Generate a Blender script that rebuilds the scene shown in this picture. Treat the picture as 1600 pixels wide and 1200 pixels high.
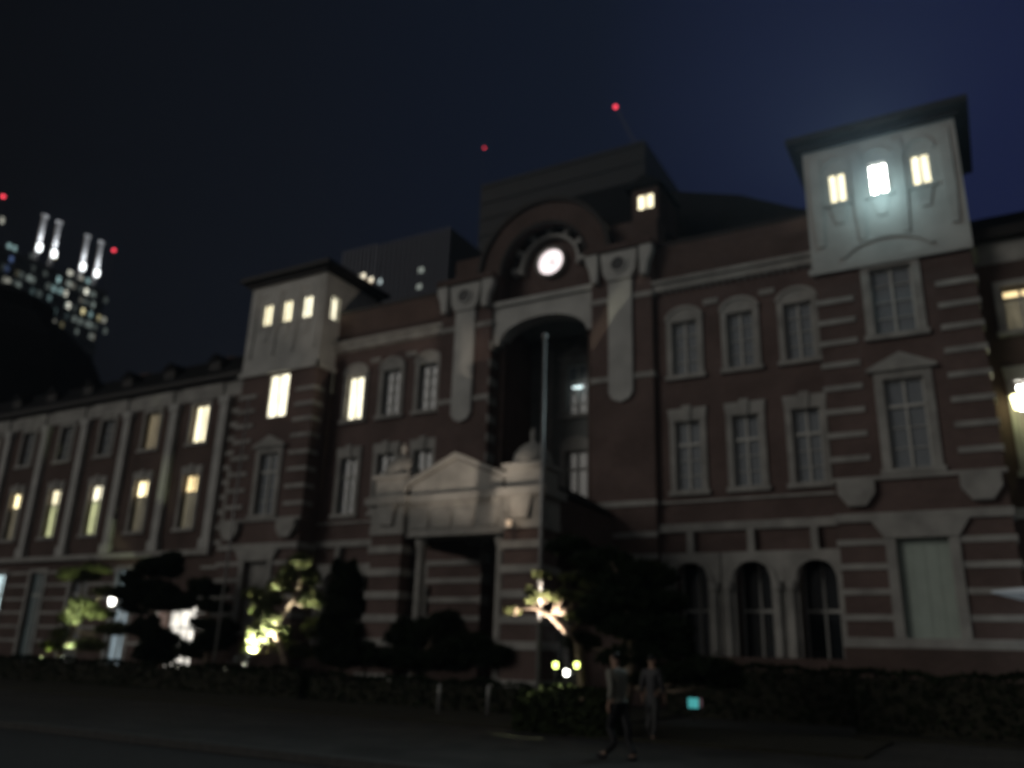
import bpy, bmesh, math, random
from mathutils import Vector, Matrix
random.seed(7)
R = math.radians
for o in list(bpy.data.objects): bpy.data.objects.remove(o)
S = bpy.context.scene
COL = S.collection

# ------------------------------------------------------------------ camera
CAM = Vector((0, -33, 1.6)); FPX = 1308.0
yaw, pit, rol = R(29.8), R(18.1), R(1.86)
hh = Vector((-math.sin(yaw), math.cos(yaw), 0))
F = hh*math.cos(pit) + Vector((0, 0, math.sin(pit)))
R0 = Vector((math.cos(yaw), math.sin(yaw), 0)); U0 = R0.cross(F)
CR = R0*math.cos(rol) + U0*math.sin(rol); CU = -R0*math.sin(rol) + U0*math.cos(rol)
cam = bpy.data.cameras.new('camera'); co = bpy.data.objects.new('camera', cam); COL.objects.link(co)
m = Matrix((CR, CU, -F)).transposed().to_4x4(); m.translation = CAM; co.matrix_world = m
cam.sensor_width = 36; cam.lens = 36*FPX/1600; cam.clip_end = 3000; cam.clip_start = .1
cam.dof.use_dof = True; cam.dof.focus_distance = 3.0; cam.dof.aperture_fstop = 1.25
S.camera = co

# ------------------------------------------------------------------ night sky
W = bpy.data.worlds.new('World'); S.world = W; W.use_nodes = True
wt = W.node_tree; wt.nodes.clear()
tc = wt.nodes.new('ShaderNodeTexCoord'); dt = wt.nodes.new('ShaderNodeVectorMath'); dt.operation = 'DOT_PRODUCT'
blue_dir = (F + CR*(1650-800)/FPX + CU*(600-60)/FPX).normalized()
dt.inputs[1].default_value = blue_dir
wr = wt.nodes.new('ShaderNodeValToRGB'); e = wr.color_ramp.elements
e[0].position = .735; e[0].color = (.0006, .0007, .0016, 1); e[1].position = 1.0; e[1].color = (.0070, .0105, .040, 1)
k = e.new(.0); k.color = (.048, .046, .044, 1)  # brighter sky behind the camera, added as soft fill on the front
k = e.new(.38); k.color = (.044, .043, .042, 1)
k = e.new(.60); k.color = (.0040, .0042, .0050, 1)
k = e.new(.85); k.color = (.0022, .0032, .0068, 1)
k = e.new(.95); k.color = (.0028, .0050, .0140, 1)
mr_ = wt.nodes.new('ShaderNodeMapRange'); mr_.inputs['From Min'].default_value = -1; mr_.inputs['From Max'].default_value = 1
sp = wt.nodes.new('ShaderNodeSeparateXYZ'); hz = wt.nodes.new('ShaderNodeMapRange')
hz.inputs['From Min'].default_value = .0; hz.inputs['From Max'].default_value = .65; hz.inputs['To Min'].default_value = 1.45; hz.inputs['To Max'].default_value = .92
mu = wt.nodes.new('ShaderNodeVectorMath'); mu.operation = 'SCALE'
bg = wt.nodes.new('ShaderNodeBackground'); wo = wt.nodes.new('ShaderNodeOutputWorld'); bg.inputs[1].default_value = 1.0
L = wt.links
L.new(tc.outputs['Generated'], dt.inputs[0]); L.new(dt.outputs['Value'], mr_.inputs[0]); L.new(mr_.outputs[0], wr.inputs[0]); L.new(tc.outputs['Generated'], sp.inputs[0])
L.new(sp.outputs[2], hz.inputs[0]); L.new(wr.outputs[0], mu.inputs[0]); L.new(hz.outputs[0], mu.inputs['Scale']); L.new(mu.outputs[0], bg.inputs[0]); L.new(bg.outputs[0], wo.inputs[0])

# one soft, weak lamp: the city's street light falling on the front from the left
sl = bpy.data.lights.new('sun', 'SUN'); sl.energy = .35; sl.angle = R(24); sl.color = (1, .95, .87)
so = bpy.data.objects.new('sun', sl); COL.objects.link(so)
so.rotation_euler = Vector((.52, .80, -.30)).to_track_quat('-Z', 'Y').to_euler()

S.view_settings.view_transform = 'Standard'; S.view_settings.look = 'None'; S.view_settings.exposure = 0; S.view_settings.gamma = 1
S.render.engine = 'CYCLES'; S.render.resolution_x = 1024; S.render.resolution_y = 768

# ------------------------------------------------------------------ pixel helpers (1600x1200 photograph), only to read off real positions
def ray(x, y): return F + CR*(x-800)/FPX + CU*(600-y)/FPX
def on(x, y, Y):
    d = ray(x, y); return CAM + d*((Y-CAM.y)/d.y)
def atz(x, y, Z):
    d = ray(x, y); return CAM + d*((Z-CAM.z)/d.z)

# ------------------------------------------------------------------ materials
def newmat(n):
    mt = bpy.data.materials.new(n); mt.use_nodes = True
    return mt, mt.node_tree, mt.node_tree.nodes['Principled BSDF']
def noise_mat(n, c0, c1, scale=2.0, rough=.85, detail=6, bump=.0, spec=.3, metal=0):
    mt, t, b = newmat(n)
    tc = t.nodes.new('ShaderNodeTexCoord'); no = t.nodes.new('ShaderNodeTexNoise'); rp = t.nodes.new('ShaderNodeValToRGB')
    no.inputs['Scale'].default_value = scale; no.inputs['Detail'].default_value = detail
    rp.color_ramp.elements[0].position = .3; rp.color_ramp.elements[1].position = .7
    rp.color_ramp.elements[0].color = (*c0, 1); rp.color_ramp.elements[1].color = (*c1, 1)
    t.links.new(tc.outputs['Object'], no.inputs['Vector']); t.links.new(no.outputs['Fac'], rp.inputs[0]); t.links.new(rp.outputs[0], b.inputs['Base Color'])
    b.inputs['Roughness'].default_value = rough; b.inputs['Specular IOR Level'].default_value = spec; b.inputs['Metallic'].default_value = metal
    if bump:
        bp = t.nodes.new('ShaderNodeBump'); bp.inputs['Strength'].default_value = bump; bp.inputs['Distance'].default_value = .02
        t.links.new(no.outputs['Fac'], bp.inputs['Height']); t.links.new(bp.outputs[0], b.inputs['Normal'])
    return mt
def brick_mat(n, c0, c1, mortar, bw=.24, bh=.075, ms=.012):
    mt, t, b = newmat(n)
    tc = t.nodes.new('ShaderNodeTexCoord'); s = t.nodes.new('ShaderNodeSeparateXYZ'); ad = t.nodes.new('ShaderNodeMath'); cb = t.nodes.new('ShaderNodeCombineXYZ')
    br = t.nodes.new('ShaderNodeTexBrick'); no = t.nodes.new('ShaderNodeTexNoise'); mx = t.nodes.new('ShaderNodeMixRGB')
    t.links.new(tc.outputs['Object'], s.inputs[0]); t.links.new(s.outputs[0], ad.inputs[0]); t.links.new(s.outputs[1], ad.inputs[1])
    t.links.new(ad.outputs[0], cb.inputs[0]); t.links.new(s.outputs[2], cb.inputs[1]); t.links.new(cb.outputs[0], br.inputs[0])
    br.inputs['Color1'].default_value = (*c0, 1); br.inputs['Color2'].default_value = (*c1, 1); br.inputs['Mortar'].default_value = (*mortar, 1)
    br.inputs['Scale'].default_value = 1; br.inputs['Brick Width'].default_value = bw; br.inputs['Row Height'].default_value = bh; br.inputs['Mortar Size'].default_value = ms
    no.inputs['Scale'].default_value = .55; no.inputs['Detail'].default_value = 8
    t.links.new(tc.outputs['Object'], no.inputs['Vector'])
    rp = t.nodes.new('ShaderNodeValToRGB'); rp.color_ramp.elements[0].position = .3; rp.color_ramp.elements[0].color = (.62, .62, .62, 1); rp.color_ramp.elements[1].position = .7; rp.color_ramp.elements[1].color = (1, 1, 1, 1)
    mx.blend_type = 'MULTIPLY'; mx.inputs[0].default_value = 1
    t.links.new(no.outputs['Fac'], rp.inputs[0]); t.links.new(br.outputs[0], mx.inputs[1]); t.links.new(rp.outputs[0], mx.inputs[2]); t.links.new(mx.outputs[0], b.inputs['Base Color'])
    b.inputs['Roughness'].default_value = .9; b.inputs['Specular IOR Level'].default_value = .2
    bp = t.nodes.new('ShaderNodeBump'); bp.inputs['Strength'].default_value = .5; bp.inputs['Distance'].default_value = .01
    t.links.new(br.outputs['Fac'], bp.inputs['Height']); bp.invert = True; t.links.new(bp.outputs[0], b.inputs['Normal'])
    return mt
def emis(n, col, st, vary=.35, scale=7.0, base=(.1, .1, .1)):
    """a lit pane: the room's light through a curtain whose folds run up and down"""
    mt, t, b = newmat(n)
    tc = t.nodes.new('ShaderNodeTexCoord'); mp = t.nodes.new('ShaderNodeMapping'); no = t.nodes.new('ShaderNodeTexNoise')
    mp.inputs['Scale'].default_value = (scale, scale, .9); no.inputs['Scale'].default_value = 1; no.inputs['Detail'].default_value = 3
    mr = t.nodes.new('ShaderNodeMapRange'); mr.inputs['From Min'].default_value = .3; mr.inputs['From Max'].default_value = .7
    mr.inputs['To Min'].default_value = st*(1-vary); mr.inputs['To Max'].default_value = st*(1+vary*.4)
    t.links.new(tc.outputs['Object'], mp.inputs[0]); t.links.new(mp.outputs[0], no.inputs['Vector']); t.links.new(no.outputs['Fac'], mr.inputs[0])
    b.inputs['Base Color'].default_value = (*base, 1); b.inputs['Emission Color'].default_value = (*col, 1)
    t.links.new(mr.outputs[0], b.inputs['Emission Strength']); b.inputs['Roughness'].default_value = .4
    return mt
def plain(n, c, rough=.6, metal=0, spec=.4):
    return noise_mat(n, tuple(v*.85 for v in c), c, 5, rough, 4, 0, spec, metal)

STONE = noise_mat('pale_granite', (.26, .255, .24), (.44, .43, .405), 1.3, .85, 8, .3)
STONE_W = noise_mat('white_stone', (.41, .41, .395), (.57, .57, .545), .9, .85, 8, .25)
BRICK = brick_mat('red_brick', (.20, .128, .115), (.16, .102, .092), (.16, .135, .125))
BRICK_D = brick_mat('brown_brick', (.17, .112, .098), (.135, .088, .077), (.11, .09, .08))
SLATE = brick_mat('dark_slate', (.010, .010, .011), (.016, .015, .016), (.007, .007, .007), .3, .18, .015)
COPPER = noise_mat('dark_copper', (.012, .010, .009), (.022, .017, .015), 2, .6, 5)
FRAME = plain('white_sash', (.55, .55, .52))
GLASS, _t, _b = newmat('curtained_glass')
def _mkglass():
    t, b = _t, _b
    tc = t.nodes.new('ShaderNodeTexCoord'); mp = t.nodes.new('ShaderNodeMapping'); no = t.nodes.new('ShaderNodeTexNoise'); rp = t.nodes.new('ShaderNodeValToRGB')
    mp.inputs['Scale'].default_value = (6, 6, .5); rp.color_ramp.elements[0].color = (.16, .18, .20, 1); rp.color_ramp.elements[1].color = (.30, .32, .34, 1)
    t.links.new(tc.outputs['Object'], mp.inputs[0]); t.links.new(mp.outputs[0], no.inputs['Vector']); t.links.new(no.outputs['Fac'], rp.inputs[0]); t.links.new(rp.outputs[0], b.inputs['Base Color'])
    b.inputs['Roughness'].default_value = .12
_mkglass()
DGLASS = plain('dark_glass', (.02, .025, .028), .1, 0, .5)
GREENPANEL = noise_mat('pale_green_shutter', (.40, .47, .42), (.46, .54, .48), 2, .5)
LIT_W = emis('lit_window_white', (1, .93, .68), 2.3, .5)
LIT_Y = emis('lit_window_cream', (1, .90, .60), 2.2, .4)
LIT_HOT = emis('lit_window_glaring', (1, 1, .93), 26, .2)
LIT_TR = emis('lit_transom', (1, .84, .48), 3.6, .5, 4)
LIT_TRD = emis('lit_transom_amber', (1, .76, .38), 1.7, .4, 4)
LIT_LOW = emis('lit_curtain_greenish', (.86, .9, .46), .8, .55, 4)
LIT_DIM = emis('dim_curtain_ochre', (.9, .78, .5), .13, .5, 4)
LIT_AMB = emis('dim_window_amber', (.85, .68, .40), .22, .5, 4)
LIT_COOL = emis('lit_window_cool', (.72, .95, 1), 1.3, .35, 3)
LIT_COOLD = emis('dim_window_cool', (.7, .9, 1), .30, .5, 3)
LIT_TEAL = emis('dim_window_teal', (.4, .6, .6), .03, .4, 3)
LIT_DOOR = emis('lit_doorway', (1, .95, .84), 1.3, .75, 1.6)
ASPHALT = noise_mat('asphalt', (.028, .028, .03), (.045, .045, .045), 14, .85, 10, .2)
PAVING = brick_mat('plaza_paving', (.085, .083, .08), (.062, .062, .062), (.035, .035, .035), .6, .6, .012)
# paving lies flat: use x,y
for nd in PAVING.node_tree.nodes:
    if nd.type == 'COMBXYZ': _cb = nd
    if nd.type == 'SEPXYZ': _sx = nd
for l in list(_cb.inputs[0].links)+list(_cb.inputs[1].links): PAVING.node_tree.links.remove(l)
PAVING.node_tree.links.new(_sx.outputs[0], _cb.inputs[0]); PAVING.node_tree.links.new(_sx.outputs[1], _cb.inputs[1])
KERB = noise_mat('kerb_stone', (.05, .05, .05), (.075, .075, .07), 5, .85)
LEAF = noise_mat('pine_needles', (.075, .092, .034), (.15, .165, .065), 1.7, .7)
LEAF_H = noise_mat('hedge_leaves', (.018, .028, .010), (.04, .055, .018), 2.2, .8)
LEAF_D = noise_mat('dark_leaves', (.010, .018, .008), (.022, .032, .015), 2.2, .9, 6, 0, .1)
BARK = noise_mat('pine_bark', (.14, .105, .08), (.28, .22, .17), 8, .9, 8, .6)
SOIL = noise_mat('planting_bed', (.02, .02, .014), (.04, .038, .025), 6, .95)
STEEL = noise_mat('brushed_steel', (.28, .28, .28), (.4, .4, .4), 6, .4, 4, 0, .5, .4)
DARKM = plain('black_metal', (.02, .02, .022), .5)

# ------------------------------------------------------------------ mesh helpers
class MB:
    def __init__(s): s.v = []; s.f = []; s.g = []
    def clusters(s, name, mat, parent, gap=.75):
        """one object for each group of pieces that stand apart from the others"""
        n = len(s.g); bb = []
        for v0, v1, f0, f1 in s.g:
            c = list(zip(*s.v[v0:v1])); bb.append(([min(q) for q in c], [max(q) for q in c]))
        par = list(range(n))
        def fd(i):
            while par[i] != i: i = par[i]
            return i
        for i in range(n):
            for j in range(i+1, n):
                if all(bb[i][0][k_]-gap <= bb[j][1][k_] and bb[j][0][k_]-gap <= bb[i][1][k_] for k_ in range(3)): par[fd(i)] = fd(j)
        out = []
        for root in sorted({fd(i) for i in range(n)}):
            m_ = MB()
            for i in range(n):
                if fd(i) == root:
                    v0, v1, f0, f1 = s.g[i]; m_.add(s.v[v0:v1], [tuple(q-v0 for q in f) for f in s.f[f0:f1]])
            out.append(m_.build(name, mat, parent))
        return out
    def add(s, vs, fs):
        n = len(s.v); nf = len(s.f); s.v += [tuple(v) for v in vs]; s.f += [tuple(i+n for i in f) for f in fs]; s.g.append((n, len(s.v), nf, len(s.f))); return s
    def box(s, x0, x1, y0, y1, z0, z1):
        return s.add([(x0,y0,z0),(x1,y0,z0),(x1,y1,z0),(x0,y1,z0),(x0,y0,z1),(x1,y0,z1),(x1,y1,z1),(x0,y1,z1)],
                     [(0,3,2,1),(4,5,6,7),(0,1,5,4),(1,2,6,5),(2,3,7,6),(3,0,4,7)])
    def prism(s, poly, y0, y1):            # poly in x,z counter-clockwise seen from the front (-Y)
        n = len(poly)
        vs = [(x, y0, z) for x, z in poly]+[(x, y1, z) for x, z in poly]
        return s.add(vs, [tuple(range(n)), tuple(range(2*n-1, n-1, -1))]+[(i, i+n, (i+1) % n+n, (i+1) % n) for i in range(n)])
    def hexa(s, a, b):                     # two quads, bottom and top
        return s.add(list(a)+list(b), [(3,2,1,0),(4,5,6,7),(0,1,5,4),(1,2,6,5),(2,3,7,6),(3,0,4,7)])
    def wall(s, u0, u1, z0, z1, holes, depth, org=(0,0), ud=(1,0), nd=(0,1)):
        P = lambda u, z, d: (org[0]+ud[0]*u+nd[0]*d, org[1]+ud[1]*u+nd[1]*d, z)
        us = sorted({u0, u1, *[h[0] for h in holes], *[h[1] for h in holes]}); zs = sorted({z0, z1, *[h[2] for h in holes], *[h[3] for h in holes]})
        us = [u for u in us if u0 <= u <= u1]; zs = [z for z in zs if z0 <= z <= z1]
        for a, b in zip(us, us[1:]):
            for c, d in zip(zs, zs[1:]):
                mu, mz = (a+b)/2, (c+d)/2
                if any(h[0] < mu < h[1] and h[2] < mz < h[3] for h in holes): continue
                s.add([P(a,c,0), P(b,c,0), P(b,d,0), P(a,d,0)], [(0,1,2,3)])
        for a, b, c, d in holes:
            s.add([P(a,c,0),P(b,c,0),P(b,d,0),P(a,d,0),P(a,c,depth),P(b,c,depth),P(b,d,depth),P(a,d,depth)], [(0,4,5,1),(1,5,6,2),(2,6,7,3),(3,7,4,0)])
        return s
    def arch(s, xc, r, zs, x0, x1, ztop, y0, y1, ry=None, zbot=None, n=20):
        """slab between intrados (half width r, rise ry) and ztop, from x0 to x1, with piers to zbot"""
        ry = ry or r
        pts = [(xc-r*math.cos(math.pi*i/n), zs+ry*math.sin(math.pi*i/n)) for i in range(n+1)]
        for (a, za), (b, zb) in zip(pts, pts[1:]):
            s.add([(a,y0,za),(b,y0,zb),(b,y0,ztop),(a,y0,ztop),(a,y1,za),(b,y1,zb),(b,y1,ztop),(a,y1,ztop)], [(0,1,2,3),(5,4,7,6),(0,4,5,1),(3,2,6,7)])
        zb = zs if zbot is None else zbot
        if x0 < xc-r: s.box(x0, xc-r, y0, y1, zb, ztop)
        if x1 > xc+r: s.box(xc+r, x1, y0, y1, zb, ztop)
        return s
    def ring(s, xc, zc, r0, r1, y0, y1, a0=0, a1=math.pi, n=32):
        for i in range(n):
            a, b = a0+(a1-a0)*i/n, a0+(a1-a0)*(i+1)/n
            q = [(xc+r*math.cos(t), zc+r*math.sin(t)) for r, t in ((r0,a),(r1,a),(r1,b),(r0,b))]
            s.add([(x,y0,z) for x, z in q]+[(x,y1,z) for x, z in q], [(0,1,2,3),(7,6,5,4),(1,5,6,2),(0,3,7,4)]+([(0,4,5,1)] if i == 0 else [])+([(3,2,6,7)] if i == n-1 else []))
        return s
    def disc(s, xc, zc, r, y0, y1, n=32):
        return s.prism([(xc+r*math.cos(2*math.pi*i/n), zc+r*math.sin(2*math.pi*i/n)) for i in range(n)], y0, y1)
    def lathe(s, x, y, prof, n=20):        # prof: (r, z)
        b = len(s.v)
        for r, z in prof:
            for i in range(n): s.v.append((x+r*math.cos(2*math.pi*i/n), y+r*math.sin(2*math.pi*i/n), z))
        for j in range(len(prof)-1):
            for i in range(n): s.f.append((b+j*n+i, b+j*n+(i+1) % n, b+(j+1)*n+(i+1) % n, b+(j+1)*n+i))
        s.f.append(tuple(b+(len(prof)-1)*n+i for i in range(n))); s.f.append(tuple(b+n-1-i for i in range(n)))
        return s
    def tube(s, pts, rads, n=8):
        b = len(s.v); pts = [Vector(p) for p in pts]
        for i, p in enumerate(pts):
            d = (pts[min(i+1, len(pts)-1)]-pts[max(i-1, 0)]).normalized()
            u = d.orthogonal().normalized(); w = d.cross(u)
            for k_ in range(n):
                a = 2*math.pi*k_/n; s.v.append(tuple(p+(u*math.cos(a)+w*math.sin(a))*rads[i]))
        for j in range(len(pts)-1):
            for i in range(n): s.f.append((b+j*n+i, b+j*n+(i+1) % n, b+(j+1)*n+(i+1) % n, b+(j+1)*n+i))
        s.f.append(tuple(b+n-1-i for i in range(n))); s.f.append(tuple(b+(len(pts)-1)*n+i for i in range(n)))
        return s
    def build(s, name, mat, parent=None, smooth=False, fix=True):
        me = bpy.data.meshes.new(name); me.from_pydata(s.v, [], s.f); me.materials.append(mat)
        if fix:
            bm = bmesh.new(); bm.from_mesh(me); bmesh.ops.recalc_face_normals(bm, faces=bm.faces); bm.to_mesh(me); bm.free()
        if smooth:
            for p in me.polygons: p.use_smooth = True
        o = bpy.data.objects.new(name, me); COL.objects.link(o)
        if parent: o.parent = parent
        return o
def tag(o, label=None, cat=None, group=None, kind=None):
    for k_, v in (('label', label), ('category', cat), ('group', group), ('kind', kind)):
        if v: o[k_] = v
    return o
def empty(name, label, cat, group=None, loc=(0,0,0)):
    o = bpy.data.objects.new(name, None); o.location = loc; COL.objects.link(o); return tag(o, label, cat, group)

# ================================================================== the setting
g = MB(); g.add([(-415,-90,-.12),(125,-90,-.12),(125,325,-.12),(-415,325,-.12)], [(0,1,2,3)]); tag(g.build('ground', SOIL), kind='structure')
g = MB(); g.box(-300, 120, -21.5, 60, -.3, 0); tag(g.build('plaza_pavement', PAVING), kind='structure')
g = MB(); g.box(-300, 120, -75, -21.8, -.3, -.112); tag(g.build('road', ASPHALT), kind='structure')
g = MB(); g.box(-300, 120, -21.8, -21.5, -.3, .02); tag(g.build('kerb', KERB), kind='structure')
g = MB()
g.prism([(-48,.0),(-9.0,.0),(-9.0,.06),(-48,.06)], -14.5, -3.5)
g.box(-8.6, -2.5, -15.0, -10.5, 0, .06); g.box(-3.5, 8, -9.5, -5.0, 0, .06)
tag(g.build('planting_bed', SOIL), kind='structure')

# ================================================================== the station
B = empty('station_building', 'long three storey red brick station with white stone bands, twin turrets and a clock gable', 'station')
def bar(mb, x0, x1, y, z0, z1, pr=.07): return mb.box(x0, x1, y-pr, y+.02, z0, z1)

def window(x, z0, z1, w, Y, style='flat', lit=None, low=None, tz=None, mull=1, depth=.2, bars=1, parent=B, sur=.24, name='window', surmat=None, hood=.55, prd=.1):
    """sash frame > pane, surround. opening x-w/2..x+w/2, z0..z1 already cut in the wall"""
    a, b = x-w/2, x+w/2; f = .075; y = Y+depth-.09
    m_ = MB()
    m_.box(a, a+f, y, y+.07, z0, z1); m_.box(b-f, b, y, y+.07, z0, z1); m_.box(a+f, b-f, y, y+.07, z0, z0+f); m_.box(a+f, b-f, y, y+.07, z1-f, z1)
    if mull: m_.box(x-.045, x+.045, y-.02, y+.06, z0+f, z1-f)
    if tz: m_.box(a+f, b-f, y-.03, y+.055, tz-.06, tz+.06)
    for zz in [z0+(z1-z0)*t for t in ((.25, .5, .75) if not tz and not lit else ())]: m_.box(a+f, b-f, y+.01, y+.05, zz-.018, zz+.018)
    if tz and not lit:
        for zz in [z0+(tz-z0)*t for t in (.33, .66)]: m_.box(a+f, b-f, y+.01, y+.05, zz-.018, zz+.018)
    wn = m_.build(name, FRAME, parent)
    if low and tz:
        MB().box(a, b, y+.075, y+.1, tz, z1).build('pane', lit, wn); MB().box(a, b, y+.075, y+.1, z0, tz-.002).build('pane', low, wn)
    else: MB().box(a, b, y+.075, y+.1, z0, z1).build('pane', lit or GLASS, wn)
    if style:
        s_ = MB(); p0, p1 = Y-prd, Y+.03; j = sur
        s_.box(a-j, a, p0, p1, z0, z1); s_.box(b, b+j, p0, p1, z0, z1)
        s_.box(a-j-.08, b+j+.08, p0-.08, p1, z0-.2, z0)
        if style == 'arch':
            n = 14; s_.prism([(a-j, z1)]+[(b+j, z1)]+[(x+(w/2+j)*math.cos(math.pi*i/n), z1+.12+hood*math.sin(math.pi*i/n)) for i in range(n+1)], p0, p1)
            s_.ring(x, z1+.12, .001, .001, p0, p1, n=1)
            # recessed panel line: a thin arched moulding standing proud
            for i in range(n):
                t0, t1 = math.pi*i/n, math.pi*(i+1)/n
                q = [(x+(w/2+j+e0)*math.cos(t), z1+.12+(hood+e0)*math.sin(t)) for e0, t in ((-.10,t0),(.05,t0),(.05,t1),(-.10,t1))]
                s_.prism(q, p0-.06, p0+.01)
        elif style == 'lintel':
            s_.prism([(a-j, z1), (b+j, z1), (b+j+.06, z1+hood), (a-j-.06, z1+hood)], p0-.02, p1)
            s_.prism([(x-.14, z1-.04), (x+.14, z1-.04), (x+.2, z1+hood+.1), (x-.2, z1+hood+.1)], p0-.1, p0-.02)
        elif style == 'pediment':
            s_.box(a-j, b+j, p0, p1, z1, z1+.3)
            s_.prism([(a-j-.2, z1+.3), (b+j+.2, z1+.3), (b+j+.2, z1+.42), (x, z1+.42+hood), (a-j-.2, z1+.42)], p0-.14, p1)
        else: s_.box(a-j, b+j, p0, p1, z1, z1+j)
        s_.build('surround', surmat or STONE, wn)
    return wn

BAYS_R = [-10.35, -7.95, -5.60]; BAYS_L = [-28.5, -26.1, -23.8+.0]
CX = -17.35
# ---- recessed bays between pylon and turret
def bays(x0, x1, xs, lit3=None):
    holes = []
    for x in xs:
        holes.append((x-.56, x+.56, 13.3, 15.75)); holes.append((x-.54, x+.54, 8.3, 11.25)); holes.append((x-.72, x+.72, .3, 5.6))
    MB().wall(x0, x1, 0, 18, holes, .34).build('brick_wall', BRICK, B)
    for x in xs:
        window(x, 13.3, 15.75, 1.12, 0, 'arch', lit3 if (lit3 and x == xs[0]) else None)
        window(x, 8.3, 11.25, 1.08, 0, 'lintel', tz=10.25)
    st = MB()
    st.box(x0, x1, -.22, .02, 17.3, 17.62); st.box(x0, x1, -.34, .02, 17.62, 17.8)
    for i in range(int((x1-x0)/.3)): st.box(x0+.1+i*.3, x0+.22+i*.3, -.12, 0, 17.2, 17.3)
    st.build('cornice', STONE, B)
    st = MB(); st.box(x0, x1, -.16, .02, 6.62, 6.95); st.box(x0, x1, -.1, .02, 7.8, 7.9); st.clusters('string_course', STONE, B, .3)
    # short pale capitals between the arched windows
    st = MB()
    for a, b in zip(xs, xs[1:]): bar(st, (a+b)/2-.32, (a+b)/2+.32, 0, 16.35, 16.6)
    st.clusters('impost_band', STONE, B, .3)
    st = MB()
    for x in xs:
        st.arch(x, .68, 4.6, x-1.17, x+1.17, 5.75, -.34, .02, .86, 1.15)
        st.box(x-.13, x+.13, -.3, .0, 5.75, 6.62)
        st.ring(x, 4.6, .78, .9, -.42, -.33, .0, math.pi, 20)
        for sx in (-1, 1):
            st.lathe(x+sx*.92, -.44, [(.2,.9),(.2,1.15),(.13,1.25),(.12,4.2),(.19,4.35),(.2,4.6)], 12)
    st.build('arcade', STONE, B, fix=True)
    MB().box(x0+.02, x1-.02, -.66, .02, 0, 1.9).build('plinth', BRICK_D, B)
    for x in xs:
        wn = window(x, .9, 5.55, 1.44, 0, None, DGLASS, tz=3.6, depth=.9)
    p = MB(); p.box(x0, x1, .05, .3, 17.8, 19.6); p.build('parapet', BRICK_D, B)
    p = MB(); p.box(x0, x1, .0, .36, 19.6, 19.78)
    p.build('coping', COPPER, B)
bays(-11.7, -4.6, BAYS_R)
bays(-30.2, -22.9, BAYS_L, LIT_W)
# the lit window's reveal glows: give its wall opening its own light from the pane itself

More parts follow.
